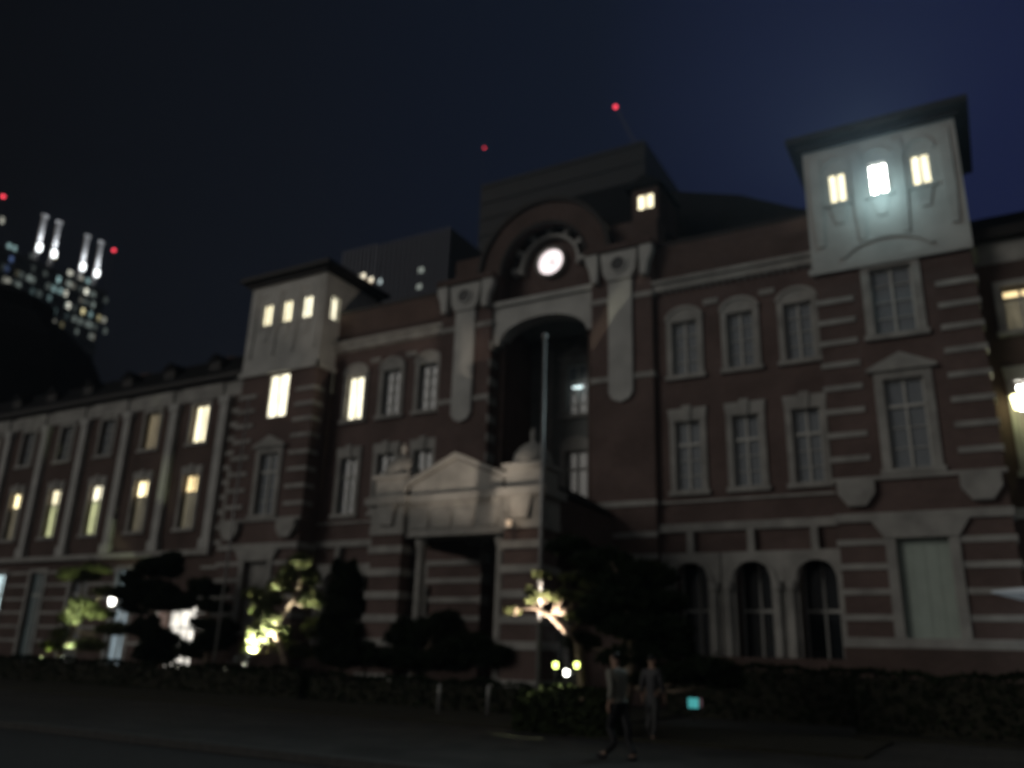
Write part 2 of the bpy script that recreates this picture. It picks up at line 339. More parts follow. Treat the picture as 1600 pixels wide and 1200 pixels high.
# ---- turrets
def turret(x0, x1, xc, right):
    Y = -1.3
    h3 = (xc-.72, xc+.72, 13.35, 16.0); h2 = (xc-.66, xc+.66, 8.3, 11.6) ; hd = (xc-.82, xc+.82, 2.5, 5.9)
    if not right: h3 = (xc-.74, xc+.74, 13.6, 16.1)
    w = MB(); w.wall(x0, x1, 0, 16.2, [h3, h2, hd], .34, (0, Y))
    w.wall(0, 1.3, 0, 16.2, [], 0, (x1, Y), (0,1), (-1,0)); w.wall(0, 1.3, 0, 16.2, [], 0, (x0, Y), (0,1), (1,0))
    w.build('turret_wall', BRICK, B)
    # white upper storey
    ux = [xc-1.52, xc, xc+1.5]
    hs = [(u-.36, u+.36, 19.15, 20.5) for u in ux]
    w = MB(); w.wall(x0-.08, x1+.08, 16.2, 21.7, hs, .3, (0, Y-.08))
    for xx, nd in ((x1+.08, (-1,0)), (x0-.08, (1,0))):
        w.wall(0, 4.4, 16.2, 21.7, [(.62, 1.3, 19.15, 20.5)], .3, (xx, Y-.08), (0,1), nd)
    w.add([(x0-.08,Y-.08,16.2),(x1+.08,Y-.08,16.2),(x1+.08,0.02,16.2),(x0-.08,0.02,16.2)], [(0,1,2,3)])
    w.add([(x0-.08,3.02,16.2),(x1+.08,3.02,16.2),(x1+.08,3.02,21.7),(x0-.08,3.02,21.7)], [(0,1,2,3)])
    w.build('turret_head', STONE_W, B)
    for i, u in enumerate(ux):
        lm = (LIT_HOT if i == 1 else LIT_Y) if right else (LIT_Y, LIT_Y, LIT_W)[i]
        window(u, 19.15, 20.5, .72, Y-.08, None, lm, depth=.16)
    # side window of the head
    if True:
        xx = x1+.08
        fr = MB(); fr.box(xx-.26, xx-.2, Y+.54, Y+.6, 19.15, 20.5); fr.box(xx-.26, xx-.2, Y+1.16, Y+1.22, 19.15, 20.5); fr.box(xx-.26, xx-.2, Y+.85, Y+.91, 19.15, 20.5)
        wn = fr.build('window', FRAME, B); MB().box(xx-.3, xx-.27, Y+.54, Y+1.22, 19.15, 20.5).build('pane', LIT_W if not right else LIT_Y, wn)
    s_ = MB()
    for u in ux:                              # arched hoods and corbelled sills
        s_.ring(u, 20.62, .46, .58, Y-.14, Y-.06, 0, math.pi, 14)
        s_.box(u-.5, u+.5, Y-.18, Y-.06, 18.98, 19.1)
        s_.prism([(u-.16,18.2),(u+.16,18.2),(u+.34,18.98),(u-.34,18.98)], Y-.13, Y-.06)
    for u in (xc-.76, xc+.75, x0+.35, x1-.35):
        s_.prism([(u-.12,17.3),(u+.12,17.3),(u+.2,18.9),(u+.2,21.3),(u-.2,21.3),(u-.2,18.9)], Y-.16, Y-.07)
    s_.box(x0-.2, x1+.2, Y-.2, Y-.07, 16.15, 16.4)
    s_.box(x1+.07, x1+.2, Y-.2, .9, 16.15, 16.4)
    n = 18
    for i in range(n if right else 0):
        t0, t1 = math.pi*(.15+.7*i/n), math.pi*(.15+.7*(i+1)/n)
        q = [(xc+r*1.15*math.cos(t), 16.15+r*.75*math.sin(t)) for r, t in ((1.45,t0),(1.62,t0),(1.62,t1),(1.45,t1))]
        s_.prism(q, Y-.15, Y-.07)
    s_.build('turret_trim', STONE_W, B)
    # eaves and low roof
    e_ = MB(); e_.box(x0-.3, x1+.3, Y-.32, 3.3, 21.7, 21.95); e_.box(x0-.62, x1+.62, Y-.66, 3.6, 21.95, 22.2)
    e_.build('eaves', COPPER, B)
    xm = (x0+x1)/2
    MB().hexa([(x0-.6,Y-.62,22.2),(x1+.6,Y-.62,22.2),(x1+.6,3.6,22.2),(x0-.6,3.6,22.2)], [(xm-.7,.5,23.3),(xm+.7,.5,23.3),(xm+.7,1.6,23.3),(xm-.7,1.6,23.3)]).build('roof', SLATE, B)
    # quoin bands
    q = MB()
    zs = [15.13-.93*.9*i for i in range(8)]
    for z in [15.0, 14.15, 13.3, 12.42, 11.5, 10.6, 9.7, 8.8]:
        bar(q, x0-.07, x0+1.3, Y, z-.105, z+.105); bar(q, x1-1.3, x1+.07, Y, z-.105, z+.105)
        q.box(x1-.02, x1+.07, Y+.02, -.62, z-.105, z+.105)
    for z in [5.8, 4.97, 4.12, 3.27]:
        bar(q, x0-.07, x0+1.62, Y, z-.105, z+.105); bar(q, x1-1.62, x1+.07, Y, z-.105, z+.105); q.box(x1-.02, x1+.07, Y+.02, -.02, z-.105, z+.105)
    q.clusters('quoin_band', STONE, B, .02)
    c = MB()
    for u in (x0+.75, x1-.75):
        c.prism([(u-.3,7.05),(u+.3,7.05),(u+.62,7.5),(u+.62,7.95),(u-.62,7.95),(u-.62,7.5)], Y-.3, Y+.02)
    bar(c, x0-.07, x1+.07, Y, 6.5, 6.8, .14); bar(c, x0-.07, x1+.07, Y, 7.95, 8.1, .14); bar(c, x0-.1, x1+.1, Y, 2.3, 2.62, .18)
    c.box(x1-.02, x1+.14, Y+.02, 0, 6.5, 6.8)
    c.clusters('string_course', STONE, B, .1)
    MB().box(x0-.12, x1+.12, Y-.16, Y+.02, 0, 2.3).build('plinth', BRICK_D, B)
    if right: window(xc, h3[2], h3[3], 1.44, Y, 'flat', sur=.3)
    else: window(xc, h3[2], h3[3], 1.48, Y, None, LIT_W, depth=.15)
    window(xc, 8.3, 11.6, 1.32, Y, 'pediment', tz=10.6, sur=.3)
    # ground storey: tall shuttered opening in a broad stone frame
    f_ = MB(); a, b = xc-.82, xc+.82
    f_.box(a-.32, a, Y-.14, Y+.04, 2.62, 5.9); f_.box(b, b+.32, Y-.14, Y+.04, 2.62, 5.9); f_.prism([(a-.32,5.9),(b+.32,5.9),(b+.7,6.5),(a-.7,6.5)], Y-.2, Y+.04)
    d = f_.build('door_surround', STONE, B)
    sh = MB(); sh.box(a, b, Y+.22, Y+.28, 2.5, 5.9)
    for i in range(1, 4): sh.box(a+(b-a)*i/4-.012, a+(b-a)*i/4+.012, Y+.2, Y+.225, 2.5, 5.9)
    sh.build('shutter', GREENPANEL if right else STONE, d)
turret(-4.6, .8, -1.95, True)
turret(-35.75, -30.25, -32.9, False)

# ---- the two pylons
def pylon(x0, x1, xc):
    Y = -.35
    MB().box(x0, x1, Y, 4.2, 0, 19.3).build('pylon', BRICK, B)
    q = MB()
    for z in (17.25, 13.45): bar(q, x0-.05, xc-.56, Y, z-.13, z+.13, .06); bar(q, xc+.56, x1+.05, Y, z-.13, z+.13, .06); q.box(x1-.02, x1+.06, Y+.02, .0, z-.13, z+.13)
    for z in (7.85, 6.55, 5.65, 4.85, 4.0, 3.2): bar(q, x0-.05, x1+.05, Y, z-.12, z+.12, .08)
    q.clusters('stone_band', STONE, B, .04)
    c = MB()
    n = 10
    c.prism([(xc-.56, 18.1), (xc-.56, 12.75), (xc-.38, 12.45), (xc, 12.3), (xc+.38, 12.45), (xc+.56, 12.75), (xc+.56, 18.1)], Y-.16, Y+.02)
    c.prism([(xc-.56, 18.1), (xc+.56, 18.1), (xc+.78, 18.5), (xc+.9, 19.55), (xc-.9, 19.55), (xc-.78, 18.5)], Y-.28, Y+.02)
    for sx in (-1, 1):
        p_ = [(xc+sx*1.05, 18.1), (xc+sx*1.32, 18.1), (xc+sx*1.42, 18.7), (xc+sx*1.62, 19.2), (xc+sx*1.62, 19.55), (xc+sx*1.02, 19.55)]
        c.prism(p_ if sx > 0 else p_[::-1], Y-.36, Y+.02)
    c.ring(xc, 18.85, .34, .44, Y-.36, Y-.27, 0, 2*math.pi, 24)
    s_ = c.build('stone_strip', STONE_W, B)
    MB().disc(xc, 18.85, .34, Y-.31, Y-.27).build('roundel', DARKM, s_)
    MB().box(x0-.2, x1+.2, Y-.45, 4.3, 19.55, 19.85).box(x0-.05, x1+.05, Y-.1, 4.25, 19.3, 19.55).build('pylon_cap', BRICK_D, B)
pylon(-22.9, -20.0, -21.45); pylon(-14.6, -11.7, -13.15)
# quoins on the left jamb of the great arch
q = MB()
for i in range(14): z = 4+i*.93; q.box(-20.02, -19.94, -.38, .5 if i % 2 else .3, z-.2, z+.2)
q.clusters('quoin', STONE, B, .02)
# side jamb lining
MB().box(-20.0, -19.55, .3, .75, 0, 17).box(-15.05, -14.6, .3, .75, 0, 17).clusters('arch_jamb', BRICK_D, B, .1)
# lintel with its segmental arch
l_ = MB(); l_.arch(CX+.05, 2.35, 16.1, -20.0, -14.6, 18.3, -.15, .75, 1.15, 16.1, 28); l_.ring(CX+.05, 16.1, 2.35, 2.5, -.24, -.14, .0, .001, 1)
l_.box(-20.0, -14.6, -.32, -.14, 18.05, 18.3)
l_.build('arch_lintel', STONE_W, B)
# recess: back wall with two tall windows, ceiling
hs = [(CX-.6, CX+.6, 13.4, 16.1), (CX-.62, CX+.62, 9.0, 11.5)]
w_ = MB(); w_.wall(-20, -14.6, 0, 18.3, hs, .34, (0, 4.0)); w_.add([(-20,.75,17.6),(-14.6,.75,17.6),(-14.6,4,17.6),(-20,4,17.6)], [(0,3,2,1)])
w_.build('recess_wall', noise_mat('grey_render', (.17,.18,.175), (.24,.25,.245), 1.5), B)
window(CX, 13.4, 16.1, 1.2, 4.0, 'pediment', tz=15.2, sur=.3); window(CX, 9.0, 11.5, 1.24, 4.0, 'arch', DGLASS, tz=10.6, sur=.26)
MB().box(-18.9, -18.75, 3.8, 4.0, 8.5, 17).box(-15.95, -15.8, 3.8, 4.0, 8.5, 17).clusters('recess_pilaster', STONE, B, .1)
l_ = MB(); l_.box(CX-.12, CX+.42, 3.72, 3.8, 14.72, 14.82); l_.box(CX+.1, CX+.2, 3.78, 4.02, 14.74, 14.8)
l_.build('recess_light', emis('recess_light', (.8, 1, 1), 1.6, .3, 9), B)
# gable and clock
GZ = 19.9
gb = MB(); gb.arch(CX, 2.4, GZ, CX-2.4, CX+2.4, GZ+.001, -.05, 1.0, 2.4) if False else None
gb = MB(); gb.ring(CX, GZ, 2.4, 3.45, -.12, 1.9, 0, math.pi, 36); gb.box(-20.0, CX-2.4, -.12, 1.9, 18.3, GZ); gb.box(CX+2.4, -14.6, -.12, 1.9, 18.3, GZ)
gb.build('gable_arch', BRICK_D, B)
gb = MB(); gb.ring(CX, GZ, 3.45, 3.65, -.3, 2.0, 0, math.pi, 36); gb.ring(CX, GZ, 2.28, 2.42, -.2, .1, 0, math.pi, 36); gb.build('gable_moulding', COPPER, B)
MB().prism([(CX-2.42, 18.3), (CX+2.42, 18.3)]+[(CX+2.42*math.cos(math.pi*i/24), GZ+2.42*math.sin(math.pi*i/24)) for i in range(25)], 1.0, 1.8).build('gable_wall', BRICK, B)
cz = 20.5
sb = MB(); sb.ring(CX, cz-.2, 1.5, 1.66, .6, 1.02, -.15, math.pi+.15, 32)
for i in range(7):
    a = math.pi*(i/6)
    d0 = Vector((math.cos(a), math.sin(a))); t_ = Vector((-d0.y, d0.x)); r0, r1 = 1.62, 2.12
    p_ = [(CX+d0.x*r0-t_.x*.09, cz-.2+d0.y*r0-t_.y*.09), (CX+d0.x*r1-t_.x*.17, cz-.2+d0.y*r1-t_.y*.17), (CX+d0.x*r1+t_.x*.17, cz-.2+d0.y*r1+t_.y*.17), (CX+d0.x*r0+t_.x*.09, cz-.2+d0.y*r0+t_.y*.09)]
    sb.prism(p_, .58, 1.02)
sb.build('sunburst_moulding', STONE_W, B)
ck = MB().ring(CX, cz, .70, .84, .70, 1.0, 0, 2*math.pi, 40).build('clock', STONE, B)
cf, ct, cb_ = newmat('clock_face')
cb_.inputs['Base Color'].default_value = (.8, .8, .78, 1); cb_.inputs['Emission Color'].default_value = (1, .87, .88, 1); cb_.inputs['Emission Strength'].default_value = 1.25
MB().disc(CX, cz, .70, .86, .98, 48).build('clock_face', cf, ck)
hd = MB(); hd.prism([(CX-.02, cz-.08), (CX+.03, cz-.1), (CX+.27, cz+.33), (CX+.24, cz+.35)], .82, .84); hd.prism([(CX-.03, cz+.03), (CX-.05, cz-.02), (CX+.34, cz-.24), (CX+.36, cz-.2)], .79, .81)
hd.disc(CX, cz, .04, .78, .86, 12); hd.build('clock_hand', STEEL, ck)
# ---- mansard over the centre with its lit dormer
rf = MB(); rf.hexa([(-22.6,1.9,19.85),(-11.9,1.9,19.85),(-11.9,13,19.85),(-22.6,13,19.85)], [(-20.2,4.6,26.4),(-13.9,4.6,26.4),(-13.9,11,26.4),(-20.2,11,26.4)])
rf.build('central_roof', SLATE, B)
MB().box(-22.9,-20.0, .6, 1.9, 19.85, 21.6).box(-14.6,-11.7,.6,1.9,19.85,21.6).clusters('attic_wall', BRICK_D, B, .1)
dm = MB(); dm.wall(-13.55, -12.1, 22.2, 24.3, [(-13.25, -12.4, 23.1, 23.95)], .2, (0, 2.2)); dm.box(-13.55, -13.5, 2.2, 5, 22.2, 24.3); dm.box(-12.15, -12.1, 2.2, 5, 22.2, 24.3)
dd = dm.build('dormer', BRICK_D, B)
MB().prism([(-13.8, 24.3), (-11.85, 24.3), (-12.82, 24.95)], 1.95, 5).build('dormer_roof', SLATE, dd)
wn = MB().box(-12.87, -12.77, 2.28, 2.36, 23.1, 23.95).box(-13.25, -12.4, 2.28, 2.34, 23.08, 23.14).build('window', FRAME, B); MB().box(-13.25, -12.4, 2.37, 2.4, 23.1, 23.95).build('pane', LIT_Y, wn)
MB().prism([(-13.6, 19.8), (-4.7, 19.8), (-4.7, 22.9), (-6.2, 23.4), (-9.0, 24.9), (-13.6, 26.4)], 6.0, 16).build('side_roof', SLATE, B)
MB().prism([(-36, 19.8), (-26.5, 19.8), (-28.2, 20.3), (-31.2, 22.5), (-36, 22.6)], 3.3, 14).build('side_roof', SLATE, B)
MB().hexa([(-30.2,.4,19.6),(-22.9,.4,19.6),(-22.9,7,19.6),(-30.2,7,19.6)], [(-30.2,3,20.0),(-22.9,3,20.0),(-22.9,7,20.0),(-30.2,7,20.0)]).hexa([(-11.7,.4,19.6),(-4.6,.4,19.6),(-4.6,7,19.6),(-11.7,7,19.6)], [(-11.7,3,20.0),(-4.6,3,20.0),(-4.6,7,20.0),(-11.7,7,20.0)]).clusters('flat_roof', SLATE, B, .1)

# ---- long left wing
WY = .4; PIL = [-60.6-4.37, -60.6, -56.25, -51.9, -47.5, -43.1, -38.7]; WC = [-62.75, -58.4, -54.05, -49.7, -45.3, -40.9]
holes = []
for x in WC:
    holes += [(x-.68, x+.68, 13.35, 15.75), (x-.62, x+.62, 8.2, 11.4)]
    holes.append((x-.75, x+.75, .4, 5.9) if x != WC[5] else (-41.3, -38.85, .05, 3.8))
x0, x1 = -72, -35.7
holes.append((-37.6, -36.9, 8.4, 11.3))
MB().wall(x0, x1, 0, 16.0, holes, .5, (0, WY)).build('wing_wall', BRICK_D, B)
for i, x in enumerate(WC):
    up = {3: None, 4: LIT_AMB, 5: LIT_Y, 0: LIT_DIM}.get(i)
    window(x, 13.35, 15.75, 1.36, WY, 'flat', up, depth=.3, sur=.22, prd=.06)
    tr, lo = {0: (LIT_Y, LIT_DIM), 1: (LIT_TR, LIT_DIM), 2: (LIT_Y, LIT_LOW), 3: (LIT_W, LIT_LOW), 4: (LIT_TR, LIT_DIM), 5: (LIT_TRD, LIT_DIM)}[i]
    window(x, 8.2, 11.4, 1.24, WY, 'lintel', tr, lo, tz=10.35, depth=.3, sur=.24, prd=.06, hood=.5)
window(-37.25, 8.4, 11.3, .7, WY, 'flat', LIT_DIM, depth=.3, sur=.18, mull=0)
for i, x in enumerate(WC[:5]):
    window(x, .4, 5.9, 1.5, WY, 'flat', {0: LIT_COOL, 1: LIT_COOL, 4: LIT_COOL, 2: LIT_TEAL}.get(i), low=LIT_COOLD if i == 4 else None, tz=4.5, depth=.25, sur=.25)
# lit entrance
en = MB().box(-41.3, -38.85, WY+.4, WY+.46, .05, 3.8).build('entrance_glass', LIT_DOOR, B)
fr = MB()
for xx in (-41.3, -40.5, -39.7, -38.9): fr.box(xx, xx+.05, WY+.34, WY+.4, .05, 3.8)
fr.box(-41.3, -38.85, WY+.34, WY+.39, 2.6, 2.68); fr.build('door_frame', STEEL, en)
fr = MB(); fr.box(-42.3, -38.8, WY-1.6, WY+.0, 3.85, 4.0); fr.box(-42.3, -38.8, WY-1.64, WY-1.58, 3.8, 4.1); cp = fr.build('entrance_canopy', STEEL, B)
MB().box(-42.0, -39.2, WY-1.5, WY-.2, 3.81, 3.845).build('canopy_light', emis('canopy_light', (1, .97, .9), 4.5, .2, 1), cp)
st = MB()
for x in PIL:
    st.box(x-.30, x+.30, WY-.28, WY+.02, 6.9, 15.95); st.box(x-.42, x+.42, WY-.36, WY+.02, 15.5, 15.95); st.box(x-.42, x+.42, WY-.36, WY+.02, 6.9, 7.5)
st.clusters('pilaster', STONE_W, B, .1)
st = MB()
for a, b in zip(PIL, PIL[1:]): st.box(a+.44, b-.44, WY-.12, WY+.02, 15.98, 16.9)
st.box(-72, -38.3, WY-.3, WY+.02, 6.6, 6.9); st.box(-72, -38.3, WY-.1, WY+.3, 16.0, 16.95) if False else None
for z in (5.9, 5.1, 4.25, 3.4, 2.55, 1.7):
    for a, b in zip([-72]+[c+1.02 for c in WC], [c-1.02 for c in WC]+[-35.7]): st.box(a+(.9 if a > -40 else 0), b, WY-.06, WY+.02, z-.09, z+.09)
st.clusters('stone_band', STONE, B, .02)
st = MB(); st.box(-72, -35.7, WY-.03, 1.0, 16.9, 17.1); st.box(-72, -35.7, WY-.4, 1.0, 17.1, 17.4); st.build('wing_cornice', COPPER, B)
MB().wall(-72, -35.7, 16.0, 16.9, [], .1, (0, WY)).build('frieze', STONE, B)
q = MB()
for z in [15.0-.86*i for i in range(10)]: q.box(-38.2, -37.75 if 8.3 < z < 11.6 else -36.2, WY-.07, WY+.02, z-.13, z+.13); q.box(-36.7, -35.76, WY-.07, WY+.02, z-.1, z+.1) if 8.3 < z < 11.6 else None
q.clusters('quoin_band', STONE, B, .02)
MB().hexa([(-72,.5,17.4),(-35.7,.5,17.4),(-35.7,12,17.4),(-72,12,17.4)], [(-72,3.4,20.0),(-35.7,3.4,20.0),(-35.7,9,20.0),(-72,9,20.0)]).build('wing_roof', SLATE, B)
for x in [-63.5, -59.2, -54.9, -50.6, -46.3, -42.0]:
    d = MB(); d.box(x-.5, x+.5, 1.8, 3.6, 17.5, 19.2); d = d.build('dormer', COPPER, B); MB().prism([(x-.62, 19.2), (x+.62, 19.2), (x, 19.7)], 1.65, 4.4).build('dormer_roof', SLATE, d)
for x in (-52.8, -44.1): MB().box(x-.45, x+.45, 4.6, 5.6, 19.5, 20.5).box(x-.55, x+.55, 4.5, 5.7, 20.5, 20.7).build('chimney', BRICK_D, B)
ww = MB().box(-37.7, -36.9, .55, .62, 18.3, 19.1).build('window', LIT_LOW, B)
# dome of the far hall
ex = on(95, 600, 12).x; dc = Vector((ex-13.2, 12)); prof = [(12.8, 14), (13.2, 20), (12.9, 22.5), (11.6, 27), (9.4, 31), (6.0, 34), (5, 34.6), (5, 36), (1, 38)]
db = MB().lathe(dc.x, dc.y, prof, 8).build('hall_dome', SLATE, B)
MB().lathe(dc.x, dc.y, [(12.4, 0), (12.4, 14)], 8).build('hall_wall', BRICK_D, B)

# ---- right wing
hs = [(1.55, 2.75, 13.3, 15.0), (1.5, 2.9, 8.2, 11.4), (3.9, 5.3, 8.2, 11.4), (3.9, 5.1, 13.3, 15.0)]
MB().wall(.8, 8, 0, 16.0, hs, .4, (0, 0)).build('wing_wall', BRICK_D, B)
MB().wall(.8, 8, 16.0, 16.9, [], .1, (0, 0)).build('frieze', STONE, B)
for x in (2.15, 4.5): window(x, 13.3, 15.0, 1.2, 0, 'flat', LIT_TRD, LIT_DIM, tz=14.62, depth=.36)
for x in (2.2, 4.6): window(x, 8.2, 11.4, 1.4, 0, 'lintel', LIT_HOT if x < 3 else LIT_TR, LIT_AMB, tz=10.35, depth=.36)
MB().box(.95, 8, -.3, .02, 6.6, 6.9).build('string_course', STONE_W, B); MB().box(3.1, 3.7, -.25, .02, 6.9, 15.9).build('pilaster', STONE_W, B)
MB().box(.95, 8, -.4, 1, 16.9, 17.3).build('wing_cornice', COPPER, B)
MB().hexa([(.8,.2,17.3),(8,.2,17.3),(8,12,17.3),(.8,12,17.3)], [(.8,3.4,19.6),(8,3.4,19.6),(8,9,19.6),(.8,9,19.6)]).build('wing_roof', SLATE, B)
q = MB()
for z in (5.0, 4.1, 3.25, 2.45, 1.6): q.box(.95, 8, -.07, .02, z-.13, z+.13)
q.clusters('quoin_band', STONE, B, .02)
# body of the building behind everything
MB().box(-71.5, 7.9, 4.6, 14, 0, 19.5).build('rear_block', BRICK_D, B)

# ---- carriage porch
PY = -7.0
def pil(xc):
    b = MB(); b.box(xc-.72, xc+.72, PY, PY+1.4, .9, 6.2); p = b.build('porch_pillar', BRICK, B)
    s = MB()
    for z in (2.0, 2.85, 3.7, 4.55, 5.4, 6.1): s.box(xc-.8, xc+.8, PY-.08, PY+1.48, z-.14, z+.14)
    s.box(xc-.9, xc+.9, PY-.18, PY+1.58, 0, .9)
    s.clusters('stone_band', STONE, p, .02)
    c = MB(); c.box(xc-.78, xc+.78, PY-.06, PY+1.46, 6.24, 7.1); c.box(xc-1.0, xc+1.0, PY-.28, PY+1.6, 7.1, 7.4)
    c.prism([(xc-.3,6.3),(xc+.3,6.3),(xc+.42,7.1),(xc-.42,7.1)], PY-.2, PY-.06)
    c.box(xc-.72, xc+.72, PY, PY+1.4, 7.4, 8.15); c.box(xc-.85, xc+.85, PY-.13, PY+1.53, 8.15, 8.32)
    c.build('pillar_cap', STONE, p)
    MB().lathe(xc, PY+.7, [(.74, 8.32), (.74, 8.5), (.68, 8.75), (.5, 9.0), (.28, 9.16), (.12, 9.22), (.09, 9.45), (.14, 9.55), (.03, 9.8)], 20).build('pillar_dome', STONE, p, True)
pil(-20.25); pil(-14.3)
e_ = MB(); e_.box(-19.47, -15.08, PY+.12, PY+1.2, 5.85, 7.1); e_.box(-19.24, -15.3, PY-.12, PY+1.3, 7.1, 7.4)
e_.box(-19.47, -15.08, PY+.04, PY+.12, 6.95, 7.1)
for i in range(4): e_.box(-19.2+i*1.0, -18.4+i*1.0, PY+.05, PY+.12, 6.15, 6.8)
e_.build('porch_entablature', STONE, B)
e_ = MB(); e_.box(-19.3, -15.2, PY+.1, PY+1.1, 7.4, 7.85)
e_.prism([(-19.3, 7.85), (-15.2, 7.85), (-16.3, 8.3), (-17.25, 8.75), (-18.2, 8.3)], PY+.1, PY+.9)
e_.prism([(-19.5, 7.8), (-17.25, 8.78), (-17.25, 8.98), (-19.5, 8.0)], PY-.05, PY+1.0); e_.prism([(-17.25, 8.78), (-15.0, 7.8), (-15.0, 8.0), (-17.25, 8.98)], PY-.05, PY+1.0)
e_.build('porch_pediment', STONE, B)
for x in (-19.0, -15.45): MB().lathe(x, PY+.6, [(.26, 0), (.26, .8), (.2, .9), (.18, 5.4), (.25, 5.6), (.27, 5.85)], 16).build('porch_column', STONE, B, True)
s_ = MB()
for x in (-20.9, -13.65):
    s_.box(x-.02, x+.02, PY+1.4, -.4, 6.0, 7.3) if False else None
s_.arch(-17.3, 1.6, 0, -17.3, -17.3, 0, 0, 0) if False else None
for xa in (-20.95, -13.95): s_.box(xa, xa+.35, PY+1.48, -.36, 5.9, 7.35)
s_.clusters('porch_beam', BRICK_D, B, .1)
s_ = MB(); s_.hexa([(-21.1,PY+1.3,7.4),(-13.45,PY+1.3,7.4),(-13.45,-.5,7.4),(-21.1,-.5,7.4)], [(-19.6,PY+2.4,8.3),(-14.9,PY+2.4,8.3),(-14.9,-.5,8.3),(-19.6,-.5,8.3)]); s_.build('porch_roof', SLATE, B)
# doors and banded wall behind the porch
b_ = MB(); b_.box(-19.9, -14.7, .8, 1.1, 0, 8.2); b_.build('porch_rear_wall', BRICK_D, B)  # darker brown brick here stands in for the porch's shade
s_ = MB()
for z in (5.2, 4.2, 3.2): s_.box(-19.9, -14.7, .72, .8, z-.07, z+.07)
s_.ring(-17.3, 2.9, 1.0, 1.25, .6, .8, 0, math.pi, 20); s_.box(-18.55, -18.3, .6, .8, 0, 2.9); s_.box(-16.3, -16.05, .6, .8, 0, 2.9)
s_.clusters('stone_band', STONE, B, .02)
MB().box(-18.25, -16.35, .74, .795, 0, 2.9).build('door', DGLASS, B)

# ---- lamp added at the right turret's bright window for wall glow and halo
fl = empty('added_floodlight', 'added white lamp before the middle top window of the right turret, for its glare', 'added_floodlight', loc=(-1.9, -1.75, 19.3))
hb = MB(); hb.box(-.2, .2, -.12, .12, -.1, .16); hb.build('housing', DARKM, fl)
MB().box(-.17, .17, -.135, -.122, -.07, .13).build('lens', emis('added_flood_lens', (.95, 1, 1), 30, .1), fl)
MB().box(-.03, .03, .1, .36, -.2, -.1).build('bracket', DARKM, fl)
pl = bpy.data.lights.new('added_wall_glow', 'POINT'); pl.energy = 52; pl.color = (.64, .96, 1); pl.shadow_soft_size = .15
po = bpy.data.objects.new('added_wall_glow', pl); po.location = (.0, -.75, -.3); po.parent = fl; COL.objects.link(po)

gl = bpy.data.lights.new('added_halo_beam', 'SPOT'); gl.energy = 18000; gl.color = (.72, .95, 1); gl.spot_size = R(140); gl.spot_blend = 1; gl.shadow_soft_size = .12  # outward beam added to light the haze into a halo
go = bpy.data.objects.new('added_halo_beam', gl); go.location = (0, -.25, .03); go.parent = fl; COL.objects.link(go); go.rotation_euler = Vector((-.15, -1, .25)).to_track_quat('-Z', 'Y').to_euler()
# ---- white canopy at the right edge
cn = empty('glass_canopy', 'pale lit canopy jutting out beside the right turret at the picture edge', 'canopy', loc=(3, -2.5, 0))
MB().hexa([(-3.1,-1.9,3.82),(3,-1.9,3.82),(3,2.4,3.82),(-2.0,2.4,3.82)], [(-3.1,-1.9,3.88),(3,-1.9,4.5),(3,2.4,4.5),(-2.0,2.4,4.1)]).build('canopy_roof', emis('glowing_canopy_glass', (.75, .9, 1), .07, .3, .6, (.6,.62,.64)), cn)  # the canopy's light is put into the roof's own emission
MB().box(2.7, 2.8, -1.7, -1.6, 0, 3.82).box(-.2, -.1, -1.7, -1.6, 0, 3.82).build('post', STEEL, cn)
MB().box(-1.4, 2.2, -.6, -.3, 3.74, 3.8).build('light_strip', emis('canopy_strip', (.85, .95, 1), 6, .1), cn)

# ================================================================== poles, bollards, signs
def pole(x, y, h, r, label, mat):
    t = empty('flagpole', label, 'flagpole', 'flagpoles in front of the station', (x, y, 0))
    MB().tube([(0,0,.25),(0,0,h*.5),(0,0,h)], [r, r*.85, r*.6], 12).build('pole', mat, t, True)
    MB().lathe(0, 0, [(r*3, 0), (r*3, .12), (r*1.6, .25)], 16).build('base', DARKM, t)
    MB().lathe(0, 0, [(.02, h), (r*1.3, h+.05), (r*1.3, h+.12), (.01, h+.2)], 12).build('finial', mat, t)
pole(-10.93, -12, 10.8, .072, 'tall grey flagpole standing in front of the dark arched entrance', STEEL)
pole(-27.65, -8, 12.0, .05, 'thin pale flagpole left of the left turret behind the glowing pine', STEEL)
for i, (px_, py_) in enumerate(((685, 1117), (762, 1120))):
    p = atz(px_, py_, 0); b = empty('bollard', ('slim steel bollard on the dark plaza below the porch pediment, the left of two', 'slim steel bollard on the dark plaza nearer the porch right pillar, the right of two')[i], 'bollard', 'bollards on the plaza', (p.x, p.y, 0))
    MB().lathe(0, 0, [(.055, 0), (.055, .72), (.05, .8), (.02, .84)], 14).build('post', STEEL, b, True); MB().lathe(0, 0, [(.062, .6), (.062, .66)], 14).build('collar', FRAME, b)
p = atz(1085, 1127, 0)
sg = empty('guide_sign', 'small low guide sign with a glowing cyan screen on the dark plaza', 'sign', loc=(p.x, p.y, 0)); sg.rotation_euler.z = R(20)
MB().box(-.26, .26, -.05, .05, .28, .72).build('housing', DARKM, sg); MB().box(-.17, .13, -.058, -.051, .36, .64).build('screen', emis('cyan_screen', (.10, .62, .62), .62, .3, 4), sg); MB().box(-.03, .03, -.03, .03, 0, .28).build('post', DARKM, sg)
MB().box(.15, .24, -.056, -.051, .4, .64).build('label_strip', emis('pink_strip', (.5, .3, .35), .12, .2), sg)

